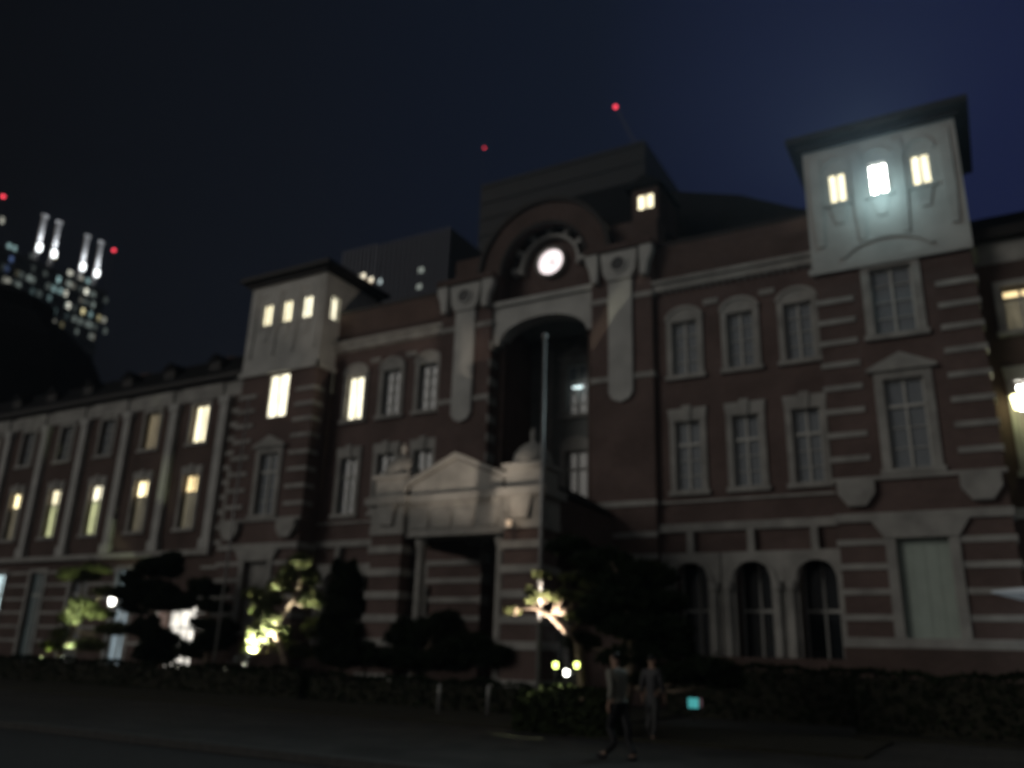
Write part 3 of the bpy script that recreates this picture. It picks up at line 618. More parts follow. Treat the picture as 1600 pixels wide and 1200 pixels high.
# ================================================================== trees and hedges
def needles(mb, c, r, n, size=.16, wid=.02, seed=0):
    rnd = random.Random(seed)
    for _ in range(n):
        u = rnd.uniform(-1, 1); a = rnd.uniform(0, 2*math.pi); q = rnd.random()**.40
        s = math.sqrt(1-u*u); ph = math.sin(3*a+seed)*.14+math.sin(7*a+2*seed)*.09
        p = Vector((c[0]+r[0]*q*(1+ph)*s*math.cos(a), c[1]+r[1]*q*(1+ph)*s*math.sin(a), c[2]+r[2]*q*(u if u > 0 else u*.55)+rnd.gauss(0, .03)))
        for k_ in range(6):
            d = Vector((rnd.gauss(0, 1), rnd.gauss(0, 1), rnd.gauss(.55, .8))).normalized()
            sd = d.cross(Vector((rnd.gauss(0, 1), rnd.gauss(0, 1), rnd.gauss(0, 1)))).normalized()*wid
            t = p+d*size*rnd.uniform(.6, 1.2); n0 = len(mb.v)
            mb.v += [tuple(p-sd), tuple(p+sd), tuple(t+sd*.4), tuple(t-sd*.4)]; mb.f.append((n0, n0+1, n0+2, n0+3))
def pine(label, base, trunk, rads, limbs, pads, leaf=LEAF, dens=520, seed=1, name='pine_tree', size=.17, wid=.022):
    t = empty(name, label, 'tree', 'garden trees before the station', (base[0], base[1], 0)); o = Vector((base[0], base[1], 0))
    tb = MB(); tb.tube([Vector(p)-o for p in trunk], rads, 10)
    for l_ in limbs: tb.tube([Vector(p)-o for p in l_[0]], l_[1], 7)
    tk = tb.build('trunk', BARK, t, True)
    cr = MB()
    for i, (c, r) in enumerate(pads):
        n = int(dens*(r[0]*r[1]+r[0]*r[2]*1.5)**.9)
        needles(cr, Vector(c)-o, r, max(n, 120), size, wid, seed*31+i)
        # twigs that carry the pad
    cr.build('crown', leaf, t, fix=False)
    return t
def P3(x, y, Y): v = on(x, y, Y); return (v.x, Y, v.z)
# every tree: pad positions measured in the plane in which the tree stands
def pads_of(lst, Y, sc):
    out = []
    for x, y, rx, rz, dy in lst:
        v = on(x, y, Y+dy); out.append(((v.x, Y+dy, v.z), (rx*sc, rx*sc*.9, rz*sc)))
    return out
def limb(tk, pad, r=.05):
    a = Vector(tk); b = Vector(pad); m_ = (a+b)/2+Vector((0, 0, -.12)); return ([a, m_, b], [r, r*.7, r*.35])
def auto(label, base, tr, rads, lst, Y, sc=1, **kw):
    pd = pads_of(lst, Y, sc); lb = []; rr = random.Random(kw.get('seed', 1)*17); buds = 3 if kw.get('leaf') is LEAF_D and kw.get('seed') != 9 else 0
    for c, r in list(pd):                      # ragged outline: smaller puffs budding from every pad
        for _ in range(buds):
            a = rr.uniform(0, 6.28); k_ = rr.uniform(.35, .5)
            pd.append(((c[0]+r[0]*.8*math.cos(a), c[1]+r[1]*.8*math.sin(a), c[2]+r[2]*rr.uniform(-.2, .9)), (r[0]*k_, r[1]*k_, r[2]*rr.uniform(.6, 1.0))))
    for c, r in pd:
        near = min(tr, key=lambda p: (Vector(p)-Vector(c)).length+abs(p[2]-c[2]+.5)*.5); lb.append(limb(near, (c[0], c[1], c[2]-r[2]*.3)))
    return pine(label, base, tr, rads, lb, pd, **kw)
# left pine, lit green from below
Y = -5
tr = [(-41.9, Y, 0), (-42.1, Y, 1.2), (-41.5, Y, 2.2), (-41.2, Y, 3.4), (-41.4, Y, 4.6)]
auto('pine at the far left with green lit lower pads and a dark flat top', (-41.9, Y), tr, [.2, .17, .14, .1, .05],
     [(120, 900, 1.15, .42, 0), (150, 892, .8, .35, .3), (110, 968, .6, .42, -.3), (122, 955, .5, .36, -.4), (95, 992, .5, .36, -.3), (130, 945, .7, .3, -.5), (155, 960, .8, .3, .3), (85, 1010, .75, .3, -.3), (180, 985, .9, .35, .2), (140, 1010, .9, .35, .2), (165, 925, .6, .25, -.3)], Y, seed=2)
# dark dense tree beside the lit entrance
tr = [(-35.6, Y, 0), (-35.8, Y, 1.8), (-35.5, Y, 3.4), (-35.7, Y, 5.0)]
auto('dense black cloud pruned pine left of the lit entrance', (-35.6, Y), tr, [.2, .17, .12, .05],
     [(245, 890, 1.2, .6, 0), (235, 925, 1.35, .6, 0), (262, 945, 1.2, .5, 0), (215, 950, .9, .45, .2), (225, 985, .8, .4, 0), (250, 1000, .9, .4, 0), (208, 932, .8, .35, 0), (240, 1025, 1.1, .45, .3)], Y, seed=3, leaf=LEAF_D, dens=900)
tr = [(-31.3, Y, 0), (-31.5, Y, 1.5), (-31.7, Y, 2.8), (-31.9, Y, 4.1)]
auto('small dark pine right of the lit entrance', (-31.3, Y), tr, [.14, .12, .08, .04],
     [(322, 925, .85, .35, 0), (338, 950, .7, .3, 0), (318, 978, .55, .25, .2), (345, 985, .75, .35, .1), (330, 1008, .9, .4, 0), (300, 1020, .8, .35, 0)], Y, seed=4, leaf=LEAF_D)
# brightest pine
Y = -7
tr = [P3(462, 1060, Y), P3(440, 1010, Y), P3(428, 985, Y), P3(440, 962, Y), P3(458, 940, Y), P3(470, 920, Y)]
tr[0] = (tr[0][0], Y, 0)
auto('leaning pine glowing yellow white from a lamp at its foot, below the left turret', (tr[0][0], Y), tr, [.17, .15, .13, .11, .09, .07],
     [(392, 1014, .36, .32, -.3), (400, 998, .42, .36, -.3), (412, 984, .45, .34, -.2), (424, 968, .36, .3, -.2), (410, 958, .5, .3, -.1), (420, 940, .6, .34, 0), (398, 930, .5, .3, 0), (438, 918, .6, .38, 0), (452, 898, .55, .36, .1), (468, 880, .5, .34, .1), (480, 905, .6, .4, .6), (440, 990, .42, .3, .3), (450, 1012, .6, .3, .4), (488, 940, .6, .45, .9), (494, 985, .7, .5, 1.0), (470, 1020, .6, .3, .9)], Y, seed=5, dens=620)
# slim dark tree before the porch's left side
tr = [(-22.0, Y, 0), (-22.0, Y, 2), (-22.1, Y, 4.4)]
auto('slim dark conifer left of the porch left pillar', (-22.0, Y), tr, [.12, .1, .04],
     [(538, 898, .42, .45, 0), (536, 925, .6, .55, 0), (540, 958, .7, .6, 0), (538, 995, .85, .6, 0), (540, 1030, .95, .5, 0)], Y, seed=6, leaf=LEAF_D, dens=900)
# low shrubs before the porch
auto('round dark shrub pruned low before the porch opening', (-18.6, Y), [(-18.6, Y, 0), (-18.6, Y, 1.2)], [.1, .05],
     [(640, 1000, .9, .5, 0), (690, 985, .9, .5, 0), (725, 1010, 1.0, .45, 0), (600, 1030, 1.0, .4, 0), (670, 1035, 1.4, .4, 0), (760, 1030, .9, .35, 0)], Y, seed=7, leaf=LEAF_D, dens=700, name='shrub')
# pine by the flagpole with the bright bare limb
Y = -13
tr = [P3(915, 1060, Y), P3(905, 1010, Y), P3(885, 985, Y), P3(860, 962, Y), P3(835, 950, Y), P3(808, 950, Y)]
tr[0] = (tr[0][0], Y, 0); tr[5] = (tr[5][0], Y, tr[5][2])
auto('pine with a bright pink white bare limb, right of the tall flagpole', (tr[0][0], Y), tr, [.14, .12, .1, .075, .05, .03],
     [(832, 938, .16, .08, 0), (852, 930, .2, .1, .05), (868, 935, .16, .08, 0), (880, 928, .22, .11, .1), (845, 900, .26, .1, .3), (828, 925, .15, .08, .1), (905, 935, .28, .13, .3), (922, 945, .22, .12, .3), (905, 965, .32, .14, .2), (800, 955, .22, .09, .2), (888, 905, .3, .13, .4), (925, 915, .35, .16, .5)], Y, seed=8, dens=1500, size=.09, wid=.011)
tr = [(-8.2, Y, 0), (-8.0, Y, 1.0), (-7.8, Y, 2.0), (-8.0, Y, 3.2), (-8.4, Y, 4.0)]
auto('big black spreading pine before the right arches, with a low right limb', (-8.2, Y), tr, [.2, .18, .15, .1, .05],
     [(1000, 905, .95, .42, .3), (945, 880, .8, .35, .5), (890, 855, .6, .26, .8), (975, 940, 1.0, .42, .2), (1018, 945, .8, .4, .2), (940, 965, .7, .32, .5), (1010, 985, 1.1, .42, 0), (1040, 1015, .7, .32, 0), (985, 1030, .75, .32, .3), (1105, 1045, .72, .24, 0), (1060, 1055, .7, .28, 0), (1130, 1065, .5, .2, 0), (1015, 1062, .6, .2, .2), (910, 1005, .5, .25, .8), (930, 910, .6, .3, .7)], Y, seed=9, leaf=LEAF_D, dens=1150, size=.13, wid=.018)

def hedge(x0, x1, y0, y1, h, label, seed, mat=LEAF_D, dens=150, bul=0):
    t = empty('hedge', label, 'hedge', 'clipped hedges on the plaza', ((x0+x1)/2, (y0+y1)/2, 0)); o = Vector(((x0+x1)/2, (y0+y1)/2, 0))
    rnd = random.Random(seed); mb = MB(); n = int(dens*((x1-x0)*(y1-y0)+2*(x1-x0)*h+(y1-y0)*h))
    for _ in range(n):
        f = rnd.random(); x = rnd.uniform(x0, x1); y = rnd.uniform(y0, y1)
        top = h*(1+bul*(math.cos((x-(x0+x1)/2)/(x1-x0)*math.pi)-1))+.05*math.sin(x*2.1+seed)+.04*math.sin(x*5.3)
        if f < .45: z = top
        elif f < .9: z = rnd.uniform(.05, top); y = y0+rnd.uniform(-.05, .08)
        else: z = rnd.uniform(.05, top); x = rnd.choice((x0, x1))
        p = Vector((x, y, z+rnd.gauss(0, .03)))-o
        a = Vector((rnd.gauss(0,1), rnd.gauss(0,1), rnd.gauss(0,1))).normalized(); b = a.orthogonal().normalized(); s = rnd.uniform(.05, .1)
        n0 = len(mb.v); mb.v += [tuple(p-a*s), tuple(p+b*s*.6), tuple(p+a*s), tuple(p-b*s*.6)]; mb.f.append((n0, n0+1, n0+2, n0+3))
    mb.build('leaves', mat, t, fix=False)
    cx = MB(); cx.box(x0-o.x+.06, x1-o.x-.06, y0-o.y+.06, y1-o.y-.06, 0, h*(1-bul)-.1); cx.build('twigs', SOIL, t)
hedge(-46, -21, -10.2, -9.4, .95, 'long dark clipped hedge along the left side of the plaza', 11, dens=60)
hedge(-20.6, -11.6, -10.2, -9.4, .85, 'dark clipped hedge before the carriage porch', 12, dens=70)
a = on(820, 1082, -15); b = on(940, 1082, -15)
hedge(a.x-.3, b.x+.3, -15.0, -14.2, .92, 'short hedge with its top lit yellow green by the garden lamps', 13, LEAF_H, 420, .18)
hedge(-3.6, 6, -8.2, -7.2, 1.5, 'dark hedge below the right turret', 14, dens=90)
hedge(-9.6, -3.9, -5.6, -4.8, 1.55, 'dark hedge below the three right arches', 15, dens=90)
for i, (px_, py_, r_) in enumerate(((1450, 1150, .9), (1560, 1120, .8))):
    p = atz(px_, py_, 0)
    t = empty('shrub', ('low dark round shrub on the plaza near the bottom right corner', 'low dark round shrub at the right edge, farther back than its neighbour')[i], 'shrub', 'round shrubs at lower right', (p.x, p.y, 0))
    mb = MB(); needles(mb, (0, 0, .4), (r_, r_, .5), 900, .12, .02, 50+i); mb.build('leaves', LEAF_D, t, fix=False); MB().tube([(0,0,0),(0,0,.5)], [.05,.03]).build('stem', BARK, t)

# ---- garden lamps
def spot(parent, loc, to, watt, col, ang=60, soft=.04, blend=.6):
    l_ = bpy.data.lights.new('lamp_light', 'SPOT'); l_.energy = watt; l_.color = col; l_.spot_size = R(ang); l_.spot_blend = blend; l_.shadow_soft_size = soft
    o = bpy.data.objects.new('lamp_light', l_); COL.objects.link(o); o.parent = parent; o.location = loc; o.rotation_euler = Vector(to).to_track_quat('-Z', 'Y').to_euler(); return o
def uplight(x, y, to, watt, col, label, ang=60, h=.12, glow=8):
    t = empty('garden_uplight', label, 'garden lamp', 'garden lamps under the pines', (x, y, 0)); d = Vector(to).normalized()
    a = Vector((0, 0, h)); MB().tube([a, a+d*.2], [.07, .085], 14).build('housing', DARKM, t); MB().tube([(0,0,0), a], [.025, .025], 8).build('stake', DARKM, t)
    MB().tube([a+d*.2, a+d*.206], [.07, .07], 14).build('lens', emis('uplight_lens', col, glow, .05), t)
    spot(t, a+d*.23, to, watt, col, ang); return t
def tower_pt(px_, py_, Y): v = on(px_, py_, Y); return v
def aimed(px_, py_, Y_, tx, ty, tY, watt, col, label, ang, glow):
    a = on(px_, py_, Y_); b = on(tx, ty, tY); uplight(a.x, Y_, tuple(b-a), watt, col, label, ang, max(a.z-.2, .2), glow)
aimed(378, 1038, -7.9, 425, 945, -7.0, 11000, (1, .97, .72), 'lamp at the foot of the leaning glowing pine', 50, 14)
aimed(345, 1040, -8.4, 440, 968, -7.0, 9500, (1, .96, .72), 'second lamp added to fill the dark pads of the leaning glowing pine, on the grass to its left', 24, 2)  # extra lamp added to brighten pads the first lamp leaves dark
aimed(104, 1046, -7.4, 138, 930, -5.0, 1400, (.9, 1, .6), 'low lamp added in front of the far left pine to brighten its pads', 36, 3)  # extra lamp added in front to brighten the left pine's pads
aimed(62, 1027, -5.7, 128, 935, -4.9, 7500, (.88, 1, .5), 'lamp under the left end of the far left pine', 40, 12)
aimed(97, 1027, -5.7, 150, 905, -5.1, 1800, (.95, 1, .8), 'second lamp under the far left pine, nearer its trunk', 50, 8)
aimed(896, 1040, -13.9, 846, 945, -13.0, 3400, (1, .84, .68), 'lamp aimed up at the bare limb of the pine by the flagpole', 40, 2)
for i, (px_, py_, c_, g_) in enumerate(((868, 1039, (.85, 1, .25), 5), (901, 1039, (.85, 1, .25), 5), (885, 1051, (1, 1, .9), 9))):  # the two yellow green globes stand in for lit leaf tips
    v = on(px_, py_, -14.0)
    t = empty('garden_globe', ('left yellow green globe standing in for lit leaf tips above the lit hedge', 'right yellow green globe standing in for lit leaf tips above the lit hedge', 'lowest of the three garden lamps, white lens, just above the lit hedge')[i], 'garden lamp', 'three small lamps above the lit hedge', (v.x, -14.0, 0))
    MB().tube([(0,0,0), (0,0,v.z-.08)], [.018, .018], 8).build('post', DARKM, t)
    MB().lathe(0, 0, [(.05, v.z+.07), (.085, v.z+.075), (.02, v.z+.13)], 14).build('cap', DARKM, t)
    MB().lathe(0, 0, [(.03, v.z-.08), (.062, v.z-.05), (.066, v.z+.05), (.03, v.z+.07)], 14).build('globe', emis('globe_lens', c_, g_, .1), t, True)
    if i == 2: spot(t, (0, -.35, v.z+.3), (0, -.2, -1), 210, (.95, 1, .5), 84)
# warm lamp added beside the porch pillar to light its stone
lt = empty('wall_lantern', 'small warm lantern added on the right pillar of the carriage porch to light its stone', 'lantern', loc=(-14.6, PY-.42, 6.1))
MB().box(-.07, .07, -.07, .07, -.12, .1).build('glass', emis('added_lantern_glass', (1, .7, .45), .5, .2), lt); MB().box(-.09, .09, -.09, .09, .1, .15).build('cap', DARKM, lt); MB().box(-.02, .02, .07, .36, -.02, .02).build('bracket', DARKM, lt)
pl = bpy.data.lights.new('lantern_light', 'POINT'); pl.energy = 9; pl.color = (1, .78, .58); pl.shadow_soft_size = .1
po = bpy.data.objects.new('lantern_light', pl); po.location = (0, -.5, .35); po.parent = lt; COL.objects.link(po)

v = on(1592, 628, -.45)
lw = empty('wall_lantern', 'big glaring yellow white lantern at the right picture edge on the right wing', 'lantern', loc=(v.x, -.45, v.z))
MB().lathe(0, 0, [(.16, -.24), (.24, .24)], 6).build('glass', emis('lantern_glass_bright', (1, .93, .5), 6, .1), lw); MB().lathe(0, 0, [(.3, .24), (.05, .42)], 6).build('cap', DARKM, lw); MB().box(-.03, .03, .1, .45, -.03, .03).build('bracket', DARKM, lw)
pl = bpy.data.lights.new('lantern_light', 'POINT'); pl.energy = 20; pl.color = (.9, 1, .48); pl.shadow_soft_size = .15
po = bpy.data.objects.new('lantern_light', pl); po.location = (0, -.4, -.1); po.parent = lw; COL.objects.link(po)
v = on(175, 940, 0)
lw = empty('wall_lantern', 'small white lantern on the left wing wall behind the far left pine', 'lantern', loc=(v.x, 0, v.z))
MB().lathe(0, 0, [(.14, -.2), (.2, .2)], 6).build('glass', emis('lantern_glass_white', (1, 1, .92), 9, .1), lw); MB().lathe(0, 0, [(.24, .2), (.05, .32)], 6).build('cap', DARKM, lw); MB().box(-.03, .03, .1, .42, -.03, .03).build('bracket', DARKM, lw)

# ================================================================== far buildings
NIGHTGLASS = noise_mat('night_glass', (.022, .03, .032), (.045, .05, .052), .05, .25)
# left office tower with four lit fins
ow = 132.0
A = atz(-40, 352, ow); Bp = atz(168, 445, ow)
ud = (Bp-A); wdt = ud.length; ud = ud.normalized(); nd = Vector((-ud.y, ud.x, 0))
if nd.dot(A-CAM) < 0: nd = -nd
OT = empty('office_tower', 'glass office tower far left with scattered lit windows and four glowing roof fins', 'office tower')
def ot_pt(u, d, z): p = A+ud*u+nd*d; return (p.x, p.y, z)
def obox(mb, u0, u1, d0, d1, z0, z1): return mb.hexa([ot_pt(u0,d0,z0),ot_pt(u1,d0,z0),ot_pt(u1,d1,z0),ot_pt(u0,d1,z0)], [ot_pt(u0,d0,z1),ot_pt(u1,d0,z1),ot_pt(u1,d1,z1),ot_pt(u0,d1,z1)])
obox(MB(), 0, wdt, 0, 34, 0, ow-4).build('glass_wall', NIGHTGLASS, OT)
mb = MB()
for k_ in range(28): obox(mb, 0, wdt, -.25, -.02, ow-8-k_*4, ow-7.2-k_*4)
mb.build('spandrel', plain('grey_spandrel', (.045, .05, .05)), OT)
mb = MB(); obox(mb, -.5, wdt+.5, -.6, 34.5, ow-4, ow-3); mb.build('roof_edge', plain('dark_roof_edge', (.08, .08, .08)), OT)
wcol = {'c': (.55, .85, .85), 'w': (.95, .95, .8), 'y': (1, .9, .5), 'b': (.25, .4, .85), 'g': (.5, .6, .55)}
wm = {}
def wmat(c, s):
    if (c, s) not in wm: wm[(c, s)] = emis('office_window_'+c, wcol[c], s, .6, .35)
    return wm[(c, s)]
org = A
def ot_uz(x, y):
    d = ray(x, y); t = (A-CAM).dot(nd)/d.dot(nd); p = CAM+d*t; return (p-A).dot(ud), p.z
rw = random.Random(5)
WL = [(rw.uniform(0, 165), 0, rw.uniform(5, 12), rw.choice('cgwgcyg'), rw.choice((.05, .08, .12, .2, .35))) for _ in range(46)]
WL = [(x, 372+x*.44+rw.uniform(20, 105), w_, c, s) for x, _, w_, c, s in WL]
for (x, y, wpx, c, s) in WL+[(3,345,9,'w',.5),(12,393,12,'c',.5),(20,400,8,'c',.4),(16,412,10,'b',.22),(10,423,8,'b',.12),(47,410,8,'g',.12),(83,412,7,'y',.5),(30,440,16,'g',.13),(22,448,16,'g',.12),(48,450,16,'g',.22),(75,448,14,'g',.16),(5,447,9,'w',.2),(91,440,10,'c',.6),(108,434,16,'w',.8),(126,440,10,'w',.45),(136,446,12,'c',.5),(134,459,9,'w',1.3),(146,464,9,'g',.25),(82,463,14,'c',.35),(92,467,12,'c',.45),(100,471,9,'w',.7),(134,472,10,'g',.15),(60,466,14,'g',.15),(105,486,9,'w',1.1),(116,499,10,'g',.3),(128,494,10,'y',1.2),(140,498,8,'c',.4),(143,488,9,'g',.4),(124,506,12,'g',.25),(147,512,12,'g',.12),(161,506,12,'w',.28),(142,533,16,'w',.16),(62,545,12,'b',.22),(2,478,8,'w',.2),(165,470,12,'g',.1),(70,430,12,'g',.1),(50,428,10,'g',.08)]:
    u, z = ot_uz(x, y); u2, _ = ot_uz(x+wpx*.72, y+wpx*.3); w2 = max(1.2, abs(u2-u)*.62)
    zz = ow-7.2-4*round((ow-7.2-z)/4)+.02
    mb = obox(MB(), u-w2/2, u+w2/2, -.12, -.04, zz, zz+2.3); mb.build('lit_window', wmat(c, s), OT)
FIN = plain('white_fin', (.7, .7, .72))
for i, (x, y0_, y1_) in enumerate([(61, 388, 334), (84, 398, 344), (129, 418, 366), (151, 428, 376)]):
    u, z0_ = ot_uz(x, y0_); _, z1_ = ot_uz(x+6, y1_)
    f_ = obox(MB(), u-.6, u+.6, .4, 1.4, ow-4, z1_); f_ = obox(f_, u-1.1, u+1.1, .2, 1.5, z1_, z1_+.3).build('roof_fin', FIN, OT)
    obox(MB(), u-.8, u+.8, -.4, .2, z0_-.9, z0_+1.6).build('fin_lamp', emis('fin_lamp', (.95, 1, 1), 4, .1), f_)
    pt = Vector(ot_pt(u, -1.6, z0_-.5)); 
    l_ = bpy.data.lights.new('fin_light', 'SPOT'); l_.energy = 9000; l_.color = (.92, .97, 1); l_.spot_size = R(50); l_.spot_blend = .8; l_.shadow_soft_size = .3
    lo = bpy.data.objects.new('fin_light', l_); COL.objects.link(lo); lo.location = pt; lo.rotation_euler = (nd*.22+Vector((0, 0, 1))).to_track_quat('-Z', 'Y').to_euler(); lo.parent = OT
RED = emis('red_beacon', (1, .06, .10), 2.6, .1)
def beacon(P, r, parent, zlow):
    m_ = MB().tube([(P.x, P.y, zlow), (P.x, P.y, P.z-r)], [r*.25, r*.2], 6).build('mast', DARKM, parent)
    MB().lathe(P.x, P.y, [(r*.3, P.z-r), (r, P.z-r*.5), (r, P.z+r*.5), (r*.3, P.z+r)], 12).build('red_beacon', RED, m_)
for x, y in ((5, 307), (178, 391)):
    d = ray(x, y); t = ((A+nd*3-CAM).dot(nd))/d.dot(nd); P = CAM+d*t; beacon(P, .6, OT, ow-4)

# striped tower behind the left bays
YB = 96
def far_box(name, parent, px0, px1, ytop_px, xref, Y, depth, mat, z0=0):
    a = on(px0, ytop_px, Y).x; b = on(px1, ytop_px, Y).x; z = on(xref, ytop_px, Y).z
    MB().box(a, b, Y, Y+depth, z0, z).build(name, mat, parent); return a, b, z
ST = empty('striped_tower', 'dark tower with pale vertical ribs behind the left turret and left bays', 'office tower')
CLAD = plain('dark_cladding', (.018, .019, .026)); RIB = plain('grey_rib', (.10, .105, .14))
a1, b1, z1_ = far_box('wall', ST, 538, 592, 392, 560, YB, 30, CLAD); a2, b2, z2_ = far_box('wall', ST, 592, 706, 372, 650, YB-2, 34, CLAD)
mb = MB()
for k_ in range(9): x = a1+.6+(b1-a1-1.2)*k_/8; mb.box(x-.3, x+.3, YB-.7, YB, 0, z1_+.3)
for k_ in range(15): x = a2+.6+(b2-a2-1.2)*k_/14; mb.box(x-.3, x+.3, YB-2.7, YB-2, 0, z2_+.3)
mb.build('rib', RIB, ST)
for x, y, w_px, m_ in [(559,434,7,0),(568,431,8,0),(571,440,9,1),(580,437,8,0),(589,436,10,0),(576,444,14,1),(594,440,6,2),(658,422,10,3),(655,448,9,3)]:
    Yp = YB-.75 if x < 592 else YB-2.75
    p = on(x, y, Yp); w2 = w_px/1376*140*1.2/2
    MB().box(p.x-w2, p.x+w2, Yp-.05, Yp-.0, p.z-.55, p.z+.55).build('lit_window', [emis('tower_window', (1,.9,.68), 1.6, .3), emis('tower_window_amber', (1,.7,.4), .5, .3), emis('tower_window_cool', (.8,.95,.95), .7, .3), emis('tower_window_dim', (.75,.85,.75), .3, .3)][m_], ST)
# dark tower under construction behind the clock, with crane
YT = 105
DT = empty('dark_tower', 'unlit dark tower rising behind the clock gable', 'office tower')
a = on(752, 285, YT).x; b = on(1008, 262, YT).x; z = on(880, 254, YT).z
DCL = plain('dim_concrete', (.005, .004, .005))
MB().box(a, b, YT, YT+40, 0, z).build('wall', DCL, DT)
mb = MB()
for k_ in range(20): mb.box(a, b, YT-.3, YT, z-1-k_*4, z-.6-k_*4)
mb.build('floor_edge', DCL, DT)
P = on(757, 231, YT+1); beacon(P, .2, DT, z)
CN = empty('tower_crane', 'thin tower crane with a red light at the jib tip above the dark tower', 'crane')
p0 = on(1012, 262, YT+6); p1 = on(962, 167, YT+6)
mb = MB(); mb.tube([(p0.x, YT+6, z), (p0.x, YT+6, p0.z+1)], [.5, .5], 4).build('mast', DCL, CN)
mb = MB(); d = (p1-p0)
off = Vector((d.z, 0, -d.x)).normalized()*.45
for s in (-1, 1): mb.tube([p0+off*s, p1+off*s*.3], [.1, .08], 5)
n = 16
for k_ in range(n): mb.tube([p0+d*(k_/n)+off*(1 if k_ % 2 else -1)*(1-.7*k_/n), p0+d*((k_+1)/n)-off*(1 if k_ % 2 else -1)*(1-.7*(k_+1)/n)], [.05, .05], 4)
mb.build('jib', RIB, CN)
MB().lathe(p1.x, p1.y, [(.15, p1.z-.4), (.4, p1.z-.2), (.4, p1.z+.2), (.15, p1.z+.4)], 12).build('red_beacon', RED, CN)
MB().tube([p0, p0-d*.18+Vector((0,0,1.5))], [.4,.5], 6).build('counterweight', DCL, CN)

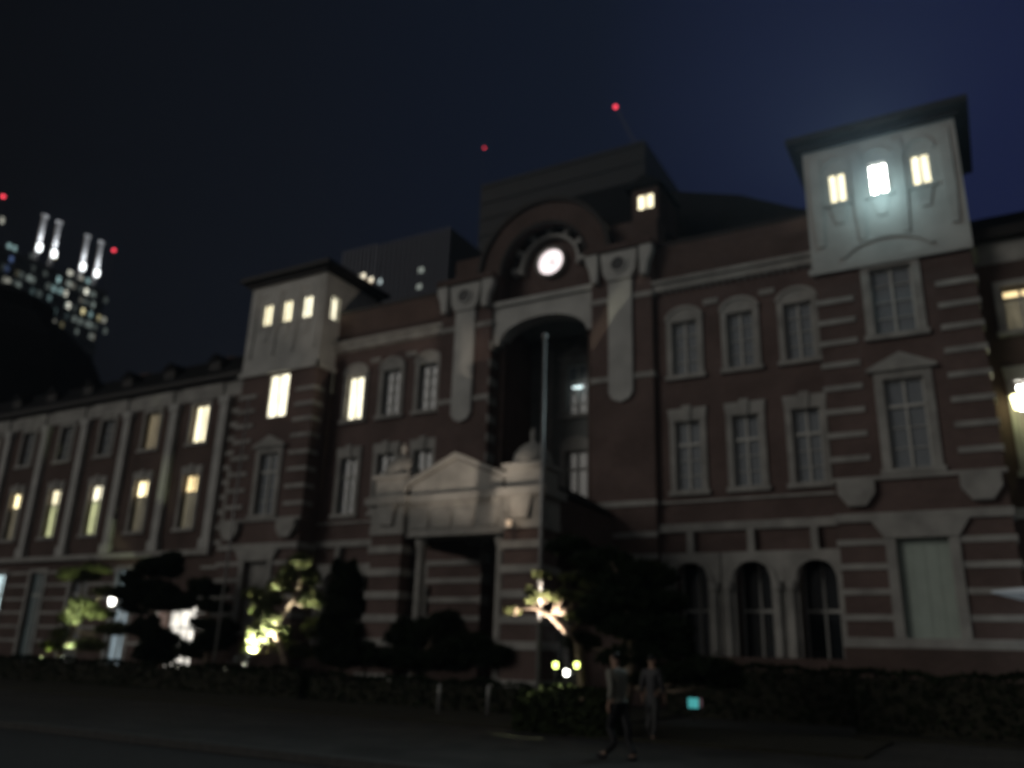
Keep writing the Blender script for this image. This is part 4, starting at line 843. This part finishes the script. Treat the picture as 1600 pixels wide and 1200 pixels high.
# ================================================================== people
def skin_obj(name, pts, edges, mat, parent=None, sub=2, root=0):
    me = bpy.data.meshes.new(name); me.from_pydata([p[:3] for p in pts], edges, []); me.materials.append(mat)
    o = bpy.data.objects.new(name, me); COL.objects.link(o)
    md = o.modifiers.new('skin', 'SKIN'); md.use_smooth_shade = True
    for i, sv in enumerate(me.skin_vertices[0].data): r = pts[i][3]; sv.radius = (r, pts[i][4] if len(pts[i]) > 4 else r); sv.use_root = (i == root)
    s = o.modifiers.new('sub', 'SUBSURF'); s.levels = sub; s.render_levels = sub
    if parent: o.parent = parent
    return o
SKIN = plain('skin', (.42, .27, .20), .5); HAIR = plain('black_hair', (.012, .011, .011), .5)
def person(label, loc, rz, shirt, trousers, stride=.12, long=False, bend=0):
    pts = [(0,0,.95,.135,.10), (0,0,1.12,.115,.085), (0,-bend*.3,1.28,.135,.09), (0,-bend*.6,1.42,.10,.08), (0,-bend*.8-.01,1.50,.052), (0,-bend-.01,1.57,.078,.085), (0,-bend-.015,1.66,.082,.098), (0,-bend-.01,1.735,.05,.06)]
    ed = [(0,1),(1,2),(2,3),(3,4),(4,5),(5,6),(6,7)]
    def add(par, lst):
        p = par
        for q in lst: pts.append(q); ed.append((p, len(pts)-1)); p = len(pts)-1
        return p
    legs = []
    for s in (-1, 1):
        st = stride*s
        add(0, [(s*.09,0,.86,.085), (s*.10,-st*.5-.01,.50,.058), (s*.10,-st*.2+.0+abs(st)*.3,.28,.05), (s*.10,-st+.03,.09,.036), (s*.11,-st-.12,.035,.036)])
        wr = add(3, [(s*.175,-bend*.6,1.41,.052), (s*.215,.02+st*.25-bend*.4,1.15,.038), (s*.235,-.06+st*.45-bend*.6,.92,.026), (s*.235,-.08+st*.45-bend*.6,.85,.034,.018)])
        b0 = pts[wr]
        for k_, (dx, ln) in enumerate(((-.024,.055),(-.008,.065),(.008,.06),(.024,.048))):
            add(wr, [(b0[0]+.004*s, b0[1]+dx, b0[2]-.045, .009), (b0[0]-.004*s, b0[1]+dx, b0[2]-.045-ln*.5, .008), (b0[0]-.016*s, b0[1]+dx, b0[2]-.045-ln, .007)])
        add(wr, [(b0[0]-.01*s, b0[1]-.036, b0[2]-.012, .011), (b0[0]-.02*s, b0[1]-.05, b0[2]-.05, .008)])
    body = skin_obj('person', pts, ed, SKIN); body.location = loc; body.rotation_euler.z = rz
    tag(body, label, 'person', 'people crossing the plaza')
    n = lambda p, g_: (p[0], p[1], p[2], p[3]+g_, (p[4] if len(p) > 4 else p[3])+g_)
    lo = .62 if long else .93
    t = [(0,0,lo,.15,.12), (0,0,1.05,.145,.115), n(pts[2], .03), n(pts[3], .03), (0, -bend*.75, 1.465, .07, .065)]; te = [(0,1),(1,2),(2,3),(3,4)]
    for s in (-1, 1):
        st = stride*s; i0 = len(t); t += [(s*.18,-bend*.6,1.41,.072), (s*.218,.02+st*.25-bend*.4,1.15,.058), (s*.234,-.05+st*.42-bend*.55,.95,.046)]; te += [(3,i0),(i0,i0+1),(i0+1,i0+2)]
    skin_obj('jacket' if long else 'shirt', t, te, shirt, body, 2, 1)
    t = [(0,0,.99,.142,.112), (0,0,.90,.145,.115)]; te = [(0,1)]
    for s in (-1, 1):
        st = stride*s; i0 = len(t); t += [(s*.095,0,.80,.098), (s*.10,-st*.5-.01,.50,.076), (s*.10,-st*.2+abs(st)*.3,.28,.066), (s*.10,-st+.03,.085,.058)]; te += [(1,i0),(i0,i0+1),(i0+1,i0+2),(i0+2,i0+3)]
    skin_obj('trousers', t, te, trousers, body, 2, 0)
    for s in (-1, 1):
        st = stride*s; skin_obj('shoe', [(s*.10,-st+.05,.05,.048), (s*.11,-st-.06,.042,.045), (s*.115,-st-.16,.035,.036)], [(0,1),(1,2)], DARKM, body, 2)
    skin_obj('hair', [(0,-bend+.03,1.60,.06,.06), (0,-bend+.02,1.69,.092,.10), (0,-bend-.005,1.755,.065,.075)], [(0,1),(1,2)], HAIR, body, 2)
    # face: nose, brow, ears, mouth pressed out of small bumps
    fm = MB(); fm.prism([(-.012,1.625),(.012,1.625),(.006,1.665),(-.006,1.665)], -bend-.125, -bend-.09); fm.box(-.02, .02, -bend-.104, -bend-.09, 1.595, 1.601)
    for s in (-1, 1): fm.box(s*.03-.012, s*.03+.012, -bend-.108, -bend-.09, 1.665, 1.672); fm.box(s*.08-.008, s*.08+.008, -bend-.02, -bend+.015, 1.62, 1.67)
    fm.build('face', SKIN, body)
    return body
p = atz(967, 1187, 0); person('person in a pale shirt and black trousers standing beside the lit hedge', (p.x, p.y, 0), R(-115), plain('pale_shirt', (.24, .235, .20)), plain('black_trousers', (.012, .012, .014)), .26, False, .07)
p = atz(1020, 1158, 0); person('person in a long grey coat right of the one in the pale shirt', (p.x, p.y, 0), R(172), plain('grey_coat', (.05, .05, .055)), plain('grey_trousers', (.045, .045, .045)), .16, True, .02)

# ================================================================== haze volume added for lens glow and lifted blacks
hz_ = MB().box(-420, 130, -95, 330, -1.3, 160).build('haze', (lambda m_: m_)(bpy.data.materials.new('glow_haze')))
hm = hz_.data.materials[0]; hm.use_nodes = True; hm.node_tree.nodes.clear()
vo = hm.node_tree.nodes.new('ShaderNodeVolumePrincipled'); vo.inputs['Density'].default_value = .00032; vo.inputs['Color'].default_value = (.72, .84, 1, 1); vo.inputs['Anisotropy'].default_value = .0
mo = hm.node_tree.nodes.new('ShaderNodeOutputMaterial'); hm.node_tree.links.new(vo.outputs[0], mo.inputs['Volume'])
tag(hz_, kind='stuff')
